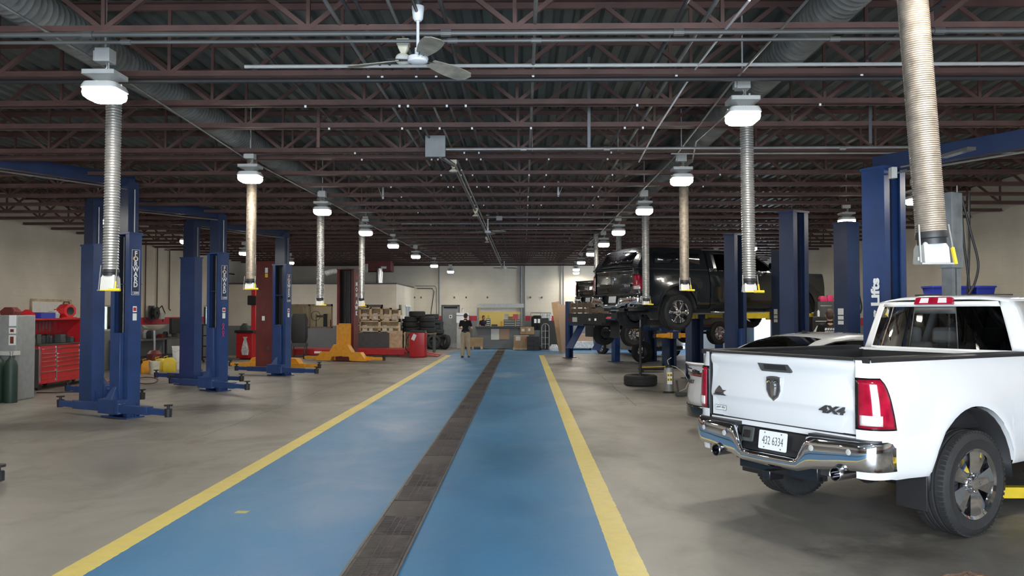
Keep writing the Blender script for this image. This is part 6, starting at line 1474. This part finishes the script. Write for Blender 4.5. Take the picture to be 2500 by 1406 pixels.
obj('hose',MB().tube([(0,0,.6),(-.03,0,.72),(.05,-.05,.78)],.008,6),M['ceram'],t)
obj('hose',MB().tube([(.05,0,.6),(.16,0,.57),(.32,-.05,.45),(.42,-.1,.25),(.34,-.12,.10),(.20,-.12,.04)],.008,6),M['ceram'],t)
# long low scissor arms on floor
p=flr(1600,908); t=thing('transmission_jack','low black rolling jack with yellow bar on the floor behind canister','jack',(p.x,p.y,0),.1); obj('frame',MB().box(-.5,.45,-.12,.12,.06,.12),M['black'],t,bevel=.01); obj('bar',MB().bar((-.45,-.1,.15),(.35,-.1,.17),.03),M['yellow'],t)
for x in (-.42,.36): obj('caster',MB().tube([(x,-.16,.04),(x,.16,.04)],.04,10),M['black'],t)
p=flr(1662,968); t=thing('floor_jack','small dark jack at the sedan rear left corner','jack',(p.x,p.y,0),.2); obj('body',MB().box(-.1,.12,-.07,.07,.02,.10),M['steeldk'],t,bevel=.01); obj('handle',MB().bar((-.05,0,.08),(-.09,0,.34),.03),M['steeldk'],t)
# grey wall shelf/tool cabinets at the right wall
def rcab(label,o,size,m,rz=0,n=4,name='tool_cabinet',cat='tool cabinet'):
    w,d,h=size; t=thing(name,label,cat,o,rz); obj('cabinet',MB().box(-w/2,w/2,-d/2,d/2,.08,h),m,t,bevel=.01)
    for k in range(n):
        z=.12+(h-.18)*k/n; dr=obj('drawer',MB().box(-w/2+.03,w/2-.03,-d/2-.012,-d/2,z,z+(h-.18)/n-.02),m,t,smooth=0); obj('pull',MB().box(-w/2+.06,w/2-.06,-d/2-.026,-d/2-.012,z+(h-.18)/n-.05,z+(h-.18)/n-.035),M['greylt'],dr,smooth=0)
    for x in (-w/2+.06,w/2-.06): obj('caster',MB().lathe([(0,-.02),(.045,-.02),(.045,.02),(0,.02)],10,Matrix.Translation((x,0,.045))@Matrix.Rotation(PI/2,4,'Y')),M['black'],t)
    return t
a=at(2020,740,19.4); rcab('tall dark grey tool cabinet behind the man at the right',(a.x,19.6,0),(.36,.5,2.03),M['greydk'],-.2,6)
for k,(px,py,s) in enumerate(((2008,722,.075),(2018,730,.06),(2027,727,.085))):
    a=at(px,py,19.5); b=MB(); stack(b,[(rsq(s*.8,s*.7,s*.3),0),(rsq(s,s*.9,s*.4),s*.8),(rsq(s*.6,s*.6,s*.3),s*1.7)],Matrix.Translation((a.x,19.55,2.03))); simple('power_tool_case','%s pink-red tool on top of the dark grey cabinet'%('left','middle','right')[k],'tool',b,M['pink'])
a=at(1994,770,19.0); rcab('black rolling tool cart with bottles, left of the grey cabinet',(a.x,19.0,0),(.36,.5,1.68),M['black'],0,5)
for k,(px,h,m) in enumerate(((1990,.13,'black'),(1998,.15,'white'),(2004,.14,'greydk'))):
    a=at(px,765,18.95); simple('spray_can','%s spray can on the black tool cart'%('dark','white','grey')[k],'spray can',MB().lathe([(0,0),(.03,0),(.03,h*.8),(.012,h*.9),(.012,h),(0,h)],12,Matrix.Translation((a.x,18.95,1.68))),M[m])
a=at(1985,800,20.5); t=thing('warning_board','small white box with a black warning triangle behind the sedan','sign',(at(1997,800,18.6).x,18.6,0)); obj('post',MB().box(-.09,.09,-.05,.05,.0,1.30),M['greylt'],t,bevel=.005); q=MB().add([(-.11,-.06,1.30),(.11,-.06,1.30),(0,-.06,1.48),(-.11,.06,1.30),(.11,.06,1.30),(0,.06,1.48)],[(0,1,2),(3,5,4),(0,3,4,1),(1,4,5,2),(2,5,3,0)]); obj('top',q,M['plate'],t,smooth=0); obj('triangle',MB().add([(-.05,-.064,1.33),(.05,-.064,1.33),(0,-.064,1.42)],[(0,1,2)]),M['black'],t,smooth=0)
# sign plate on the right wall
a=at(2099,710,XR*0+24.0); t=thing('wall_sign','small dark framed sign on the right wall by hanging hoses','sign',(XR-.36,26.2,2.38)); t.location=(XR-.03,27.0,2.42); obj('board',MB().box(-.02,.02,-.55,.55,-.2,.2),M['greydk'],t,smooth=0)
b=MB(); 
for z,l in ((.09,.36),(-.03,.42),(-.11,.36)): b.box(-.026,-.02,-l,l*.8,z-.012,z+.012)
obj('sign_print',b,M['greylt'],t,smooth=0)
# hanging black hoses
def hang(pts,Y,label,m='black',r=.018):
    P=[at(px,py,Y) for px,py in pts]; S=[]
    for i in range(len(P)-1):
        p0,p1,p2,p3=P[max(i-1,0)],P[i],P[i+1],P[min(i+2,len(P)-1)]
        for k in range(7):
            u=k/7; S.append(.5*((2*p1)+(p2-p0)*u+(2*p0-5*p1+4*p2-p3)*u*u+(3*p1-p0-3*p2+p3)*u**3))
    S.append(P[-1]); simple('hanging_hose',label,'hose',MB().tube(S,r,7),M[m])
hang([(2345,470),(2352,580),(2362,660),(2368,718)],13.2,'left black hose hanging beside the grey lift column')
hang([(2366,470),(2366,600),(2362,718)],13.3,'middle black hose hanging beside the grey lift column')
hang([(2348,480),(2368,560),(2388,640),(2380,690),(2366,718)],13.1,'right looping black hose hanging beside the grey lift column')
hang([(2074,552),(2080,640),(2092,700),(2103,745),(2100,765)],16.6,'thick black hose drooping from the starry light at right')
hang([(2078,552),(2082,650),(2080,700),(2084,740)],16.7,'thin black hose hanging under the starry light at right')
# hydraulic power box beside column
t=thing('power_unit','blue control box with motor on the column by the man','power unit',(6.1+.46,15.62,1.25)); obj('box',MB().box(-.10,.12,-.12,.1,0,.55),M['bluedk'],t,bevel=.01); obj('motor',MB().lathe([(0,-.2),(.08,-.2),(.09,-.15),(.09,.15),(.05,.2),(0,.2)],16,Matrix.Translation((.24,0,.2))),M['black'],t); obj('reservoir',MB().box(.1,.3,-.1,.1,-.45,-.02),M['greydk'],t,bevel=.02)
# blue totes on a tall cabinet by the right wall
a=at(2310,718,15.5); c=at(2420,718,15.5)
t=thing('storage_rack','dark steel rack against the right wall under blue totes','rack',((a.x+c.x)/2,15.7,0)); L=(c.x-a.x)/2+.35
zt_=at(2300,718,15.5).z
for x in (-L,L): obj('upright',MB().box(x-.03,x+.03,-.25,.25,0,zt_-.04),M['greydk'],t,smooth=0)
for z in (.5,1.2,zt_-.04): obj('shelf',MB().box(-L,L,-.28,.28,z,z+.04),M['greydk'],t,smooth=0)
for k,(pa,pb) in enumerate(((2268,2318),(2322,2372),(2376,2426))):
    xa=at(pa,718,15.5).x; xb=at(pb,718,15.5).x; w=(xb-xa)/2; t=thing('storage_tote','%s bright blue tote on the rack behind the white cab'%('left','middle','right')[k],'tote',((xa+xb)/2,15.6,zt_)); b=MB(); stack(b,[(rsq(w*.86,.18,.03),0),(rsq(w*.94,.21,.03),.13)]); obj('tub',b,M['bluebr'],t); b=MB(); stack(b,[(rsq(w,.23,.03),.12),(rsq(w,.23,.03),.15)]); obj('rim',b,M['bluebr'],t)
# grey sleeve around the right column of the sedan's lift
t=thing('column_sleeve','weathered grey steel column right of the thick brown hose','lift column',(6.03,11.85,0),-1.047)
obj('upper_sleeve',MB().box(-.10,.10,-.125,.125,2.40,3.46),M['sleeve'],t,smooth=0,bevel=.004)
b=MB(); b.box(-.08,.08,-.10,-.03,.02,2.42); b.box(-.08,.08,.0,.10,.02,2.42); b.box(-.08,-.02,-.05,.02,.02,2.42); obj('lower_rails',b,M['sleeve'],t,smooth=0,bevel=.003)
obj('base_plate',MB().box(-.25,.25,-.3,.3,0,.022),M['sleeve'],t,smooth=0)
obj('cable_rod',MB().tube([(0,.16,1.8),(0,.16,3.58)],.010,6),M['steel'],t)
b=MB()
for y_,z_ in ((-.05,2.75),(.02,2.62),(-.06,2.52)): b.lathe([(.014,0),(.014,.006),(0,.006)],10,frame((-.100,y_,z_),(0,-1,0),(0,0,1)))
obj('bolt_hole',b,M['black'],t)
# ceiling mounted small box at the bright blue column
a=at(2194,417,9.6); simple('switch_box','pale switch box at the top of the bright blue column','switch box',MB().cbox((a.x,9.75,a.z),(.065,.09,.13)),M['greylt'],bevel=.004)
a=at(2200,407,9.6); simple('conduit','short conduit running right from the pale switch box','conduit',MB().tube([at(2200,407,9.7),at(2260,396,9.2)],.012,6),M['steel'])
# long reflective strip lights at upper right
a=at(2300,383,8.6); c=at(2372,362,8.1); t=simple('strip_bar','bright metal strip under the blue overhead beam at upper right','metal strip',MB().bar(a,c,.09,.03),M['chromed'])
# scrap lump at the bottom right corner
p=flr(2380,1432); b=MB(); random.seed(9)
rows=[]
for i in range(15):
    r=[]
    for j in range(9):
        u=i/14;v=j/8; e=math.sin(PI*u)*math.sin(PI*v); r.append((-.3+.6*u,-.12+.28*v,.0+e*(.05+.05*random.random())))
    rows.append(r)
b.grid(rows,Matrix.Translation((p.x,p.y,0))); simple('dirt_pile','crumbly patch of brown dirt at the bottom right corner','dirt',b,M['dirtp'],solid=.004)
# ================================================================ people
def blob(b,pts,rs,seg=14):
    b.tube(pts,rs,seg,caps=False)
    for p,r in zip(pts,rs):
        b.lathe([(r*math.cos(-PI/2+PI*k/8)*.999+1e-5,r*math.sin(-PI/2+PI*k/8)) for k in range(9)],seg,Matrix.Translation(p))
def ell(b,c,r,seg=16,m=None):
    q=Matrix.Translation(c) @ (m or Matrix.Identity(4)) @ Matrix.Diagonal((r[0],r[1],r[2],1))
    b.lathe([(math.cos(-PI/2+PI*k/10)+1e-5,math.sin(-PI/2+PI*k/10)) for k in range(11)],seg,q)
def skinned(name,b,mt,parent,vox=.012,sm=6):
    me=bpy.data.meshes.new(name); me.from_pydata(b.v,[],b.f); me.update(); o=bpy.data.objects.new(name,me); C.objects.link(o)
    r=o.modifiers.new('r','REMESH'); r.mode='VOXEL'; r.voxel_size=vox; r.use_smooth_shade=True
    s=o.modifiers.new('s','SMOOTH'); s.iterations=sm; s.factor=.5
    dg=bpy.context.evaluated_depsgraph_get(); m2=bpy.data.meshes.new_from_object(o.evaluated_get(dg)); bpy.data.objects.remove(o); bpy.data.meshes.remove(me)
    m2.name=name; m2.materials.clear(); m2.materials.append(mt)
    for p in m2.polygons: p.use_smooth=True
    o=bpy.data.objects.new(name,m2); C.objects.link(o); o.parent=parent; return o
def hand(b,w,d,up,side):
    """w wrist, d direction of fingers, up = back of hand normal, side=+1 thumb side vector sign"""
    d=Vector(d).normalized(); up=Vector(up); up=(up-d*up.dot(d)).normalized(); r=d.cross(up)*side; w=Vector(w)
    for k in range(4):
        o=w+r*(.030-.020*k); b.tube([o,o+d*.085],[.013,.0125],8); L=(.070,.078,.072,.055)[k]
        p0=o+d*.085; p1=p0+d*L*.5-up*.006; p2=p1+d*L*.35-up*.022; p3=p2+d*L*.15-up*.022; blob(b,[p0,p1,p2,p3],[.0095,.009,.0085,.0075],8)
    blob(b,[w+d*.02,w+d*.06],[.026,.024],10)
    p0=w+r*.025+d*.02; p1=p0+r*.028+d*.03-up*.008; p2=p1+r*.008+d*.028-up*.01; blob(b,[p0,p1,p2],[.013,.011,.009],8)
def person(label,loc,rz,H=1.76,shirt=None,trousers=None,hair=None,pose='hold',headtilt=.25,leglift=0,text=None,lower=True,belt=True):
    t=thing('person',label,'person',loc,rz); k=H/1.76; t.scale=(k,k,k)
    f1,f2=(-.12,-.03),(.13,.05)
    hipL,hipR=(-.095,0,.93),(.095,0,.93)
    knL,knR=(-.11,.03,.50),(.12,.05,.50); anL,anR=(f1[0],f1[1],.09),(f2[0],f2[1],.09)
    shL,shR=(-.175,-.01,1.43),(.175,-.01,1.43)
    if pose=='hold': elL,elR,wrL,wrR=(-.25,.02,1.16),(.26,.0,1.16),(-.11,.24,1.14),(.15,.22,1.06)
    elif pose=='lean': elL,elR,wrL,wrR=(-.27,.06,1.17),(.27,.06,1.17),(-.22,.30,1.15),(.18,.32,1.15)
    else: elL,elR,wrL,wrR=(-.26,.02,1.16),(.27,.04,1.18),(-.20,.22,1.05),(.18,.25,1.10)
    b=MB()
    # torso core, neck, head
    blob(b,[(0,0,.95),(0,-.01,1.12),(0,-.01,1.34),(0,-.01,1.44)],[.11,.10,.12,.08]); ell(b,(0,0,1.32),(.155,.10,.17)); ell(b,(0,0,.96),(.15,.11,.12))
    blob(b,[(0,-.01,1.44),(0,.01,1.54)],[.058,.054])
    hm=Matrix.Rotation(-headtilt,4,'X'); hc=Vector((0,.0,1.54))
    def hp(x,y,z): return hc+(hm.to_3x3()@Vector((x,y,z)))
    ell(b,hp(0,.02,.115),(.077,.096,.108),20,hm); ell(b,hp(0,.055,.05),(.052,.058,.055),14,hm)       # skull, jaw
    ell(b,hp(0,.118,.085),(.013,.022,.022),10,hm)                                                   # nose
    ell(b,hp(0,.10,.045),(.026,.012,.010),10,hm)                                                    # lips
    for s in (-1,1): ell(b,hp(s*.079,.01,.095),(.010,.022,.032),10,hm); ell(b,hp(s*.03,.10,.12),(.02,.012,.008),8,hm)
    blob(b,[shL,elL,wrL],[.050,.040,.028]); blob(b,[shR,elR,wrR],[.050,.040,.028])
    dL=(Vector(wrL)-Vector(elL)).normalized(); dR=(Vector(wrR)-Vector(elR)).normalized()
    hand(b,Vector(wrL)+dL*.01,dL,(0,0,1),1); hand(b,Vector(wrR)+dR*.01,dR,(0,0,1),-1)
    for h,kn,an in ((hipL,knL,anL),(hipR,knR,anR)): blob(b,[h,kn,an],[.085,.055,.038])
    bd=skinned('body',b,M['skin'],t,.0085,3)
    for s in (-1,1):
        e=MB(); ell(e,hp(s*.031,.104,.108),(.012,.007,.008),10,hm); obj('eye',e,M['white'],bd); e=MB(); ell(e,hp(s*.031,.110,.108),(.005,.003,.005),8,hm); obj('pupil',e,M['black'],bd)
    b=MB(); ell(b,hp(0,.002,.135),(.083,.100,.100),20,hm); ell(b,hp(0,-.035,.085),(.075,.066,.075),16,hm)
    hr=skinned('hair',b,hair or M['hair'],t,.009,2)
    # cut the hair away from the face
    me=hr.data; bm=bmesh.new(); bm.from_mesh(me); mi=hm.to_3x3().inverted()
    dead=[v for v in bm.verts if (lambda q:(q.y>.055 and q.z<.175) or (q.y>.02 and q.z<.10))(mi@(v.co-hc))]
    bmesh.ops.delete(bm,geom=dead,context='VERTS'); bm.to_mesh(me); bm.free()
    # shirt
    b=MB(); blob(b,[(0,0,1.0),(0,-.005,1.14),(0,-.01,1.34),(0,-.01,1.45)],[.128,.115,.125,.075]); ell(b,(0,-.005,1.33),(.172,.115,.17)); ell(b,(0,0,1.05),(.160,.120,.12))
    for s,sh,el in ((-1,shL,elL),(1,shR,elR)):
        sv,ev=Vector(sh),Vector(el); blob(b,[(s*.10,-.01,1.425),sv,sv.lerp(ev,.62)],[.064,.057,.052])
    sh_=skinned('shirt',b,shirt or M['tee'],t,.012,4)
    b=MB(); b.lathe([(.062,1.475),(.070,1.50),(.064,1.525)],20); obj('collar',b,shirt or M['tee'],sh_)
    if text:
        b=MB()
        for z,l,hh in ((1.36,.13,.05),(1.31,.12,.035),(1.245,.05,.05)):
            pass
        for z,n,hh in ((1.365,5,.045),(1.31,7,.035)):
            for k in range(n):
                x=-.12+.24*(k+.5)/n; w_=.09/n; b.prism([(x-w_,-hh/2),(x+w_,-hh/2),(x+w_+.012,hh/2),(x-w_+.012,hh/2)],-.012,.010,frame((0,-.132,z),(1,0,0),(0,0,1)))
        pts=[(.05*math.cos(PI*k/10),.018*math.sin(PI*k/10)-.01) for k in range(11)]+[(.035*math.cos(PI-PI*k/10),.008*math.sin(PI-PI*k/10)-.012) for k in range(11)]
        b.prism(pts,-.002,.002,frame((0,-.142,1.23),(1,0,0),(0,0,1))); obj('shirt_print',b,M['plate'],sh_,smooth=0)
    # trousers
    b=MB(); ell(b,(0,0,.97),(.168,.128,.12)); blob(b,[(-.09,0,.92),(-.105,.02,.50),(f1[0],f1[1],.10)],[.108,.082,.072]); blob(b,[(.09,0,.92),(.115,.04,.50),(f2[0],f2[1],.10)],[.108,.082,.072])
    tr=skinned('trousers',b,trousers or M['khaki'],t,.012,4)
    if belt: obj('belt',MB().lathe([(.166,1.02),(.170,1.02),(.170,1.055),(.166,1.055)],28,Matrix.Diagonal((1,.78,1,1))),M['black'],tr)
    for f in (f1,f2):
        b=MB(); ell(b,(f[0],f[1]+.06,.045),(.047,.135,.045)); ell(b,(f[0],f[1]-.01,.07),(.045,.06,.06)); b.box(f[0]-.045,f[0]+.045,f[1]-.07,f[1]+.18,0,.022)
        skinned('shoe',b,M['blackgl'],t,.011,2)
    return t
p=flr(1136,873); person('man in black polo and khaki trousers standing on blue lane, seen from behind',(p.x,p.y+.05,0),-.12,1.74,M['tee'],M['khaki'],M['hair'],'hold',.35)
t=thing('phone','dark phone held by the man in khaki trousers','phone',(p.x+.05,p.y+.30,1.18)); obj('case',MB().box(-.04,.04,-.01,.0,0,.14),M['blackgl'],t,bevel=.004)
a=at(2026,775,17.6); person('mechanic in black printed T-shirt with short hair behind the sedan',(a.x,17.6,0),-.25,1.84,M['tee'],M['bluedk'],M['hairs'],'work',.12,text=True)
pur=mat('dark_purple_cotton',(.05,.035,.09),.9); red_=mat('auburn_hair',(.22,.05,.02),.8)
person('person in dark purple shirt with auburn hair leaning at the parts counter',(-2.04,YB+.98,0),-2.5,1.62,pur,M['greydk'],red_,'lean',.3)
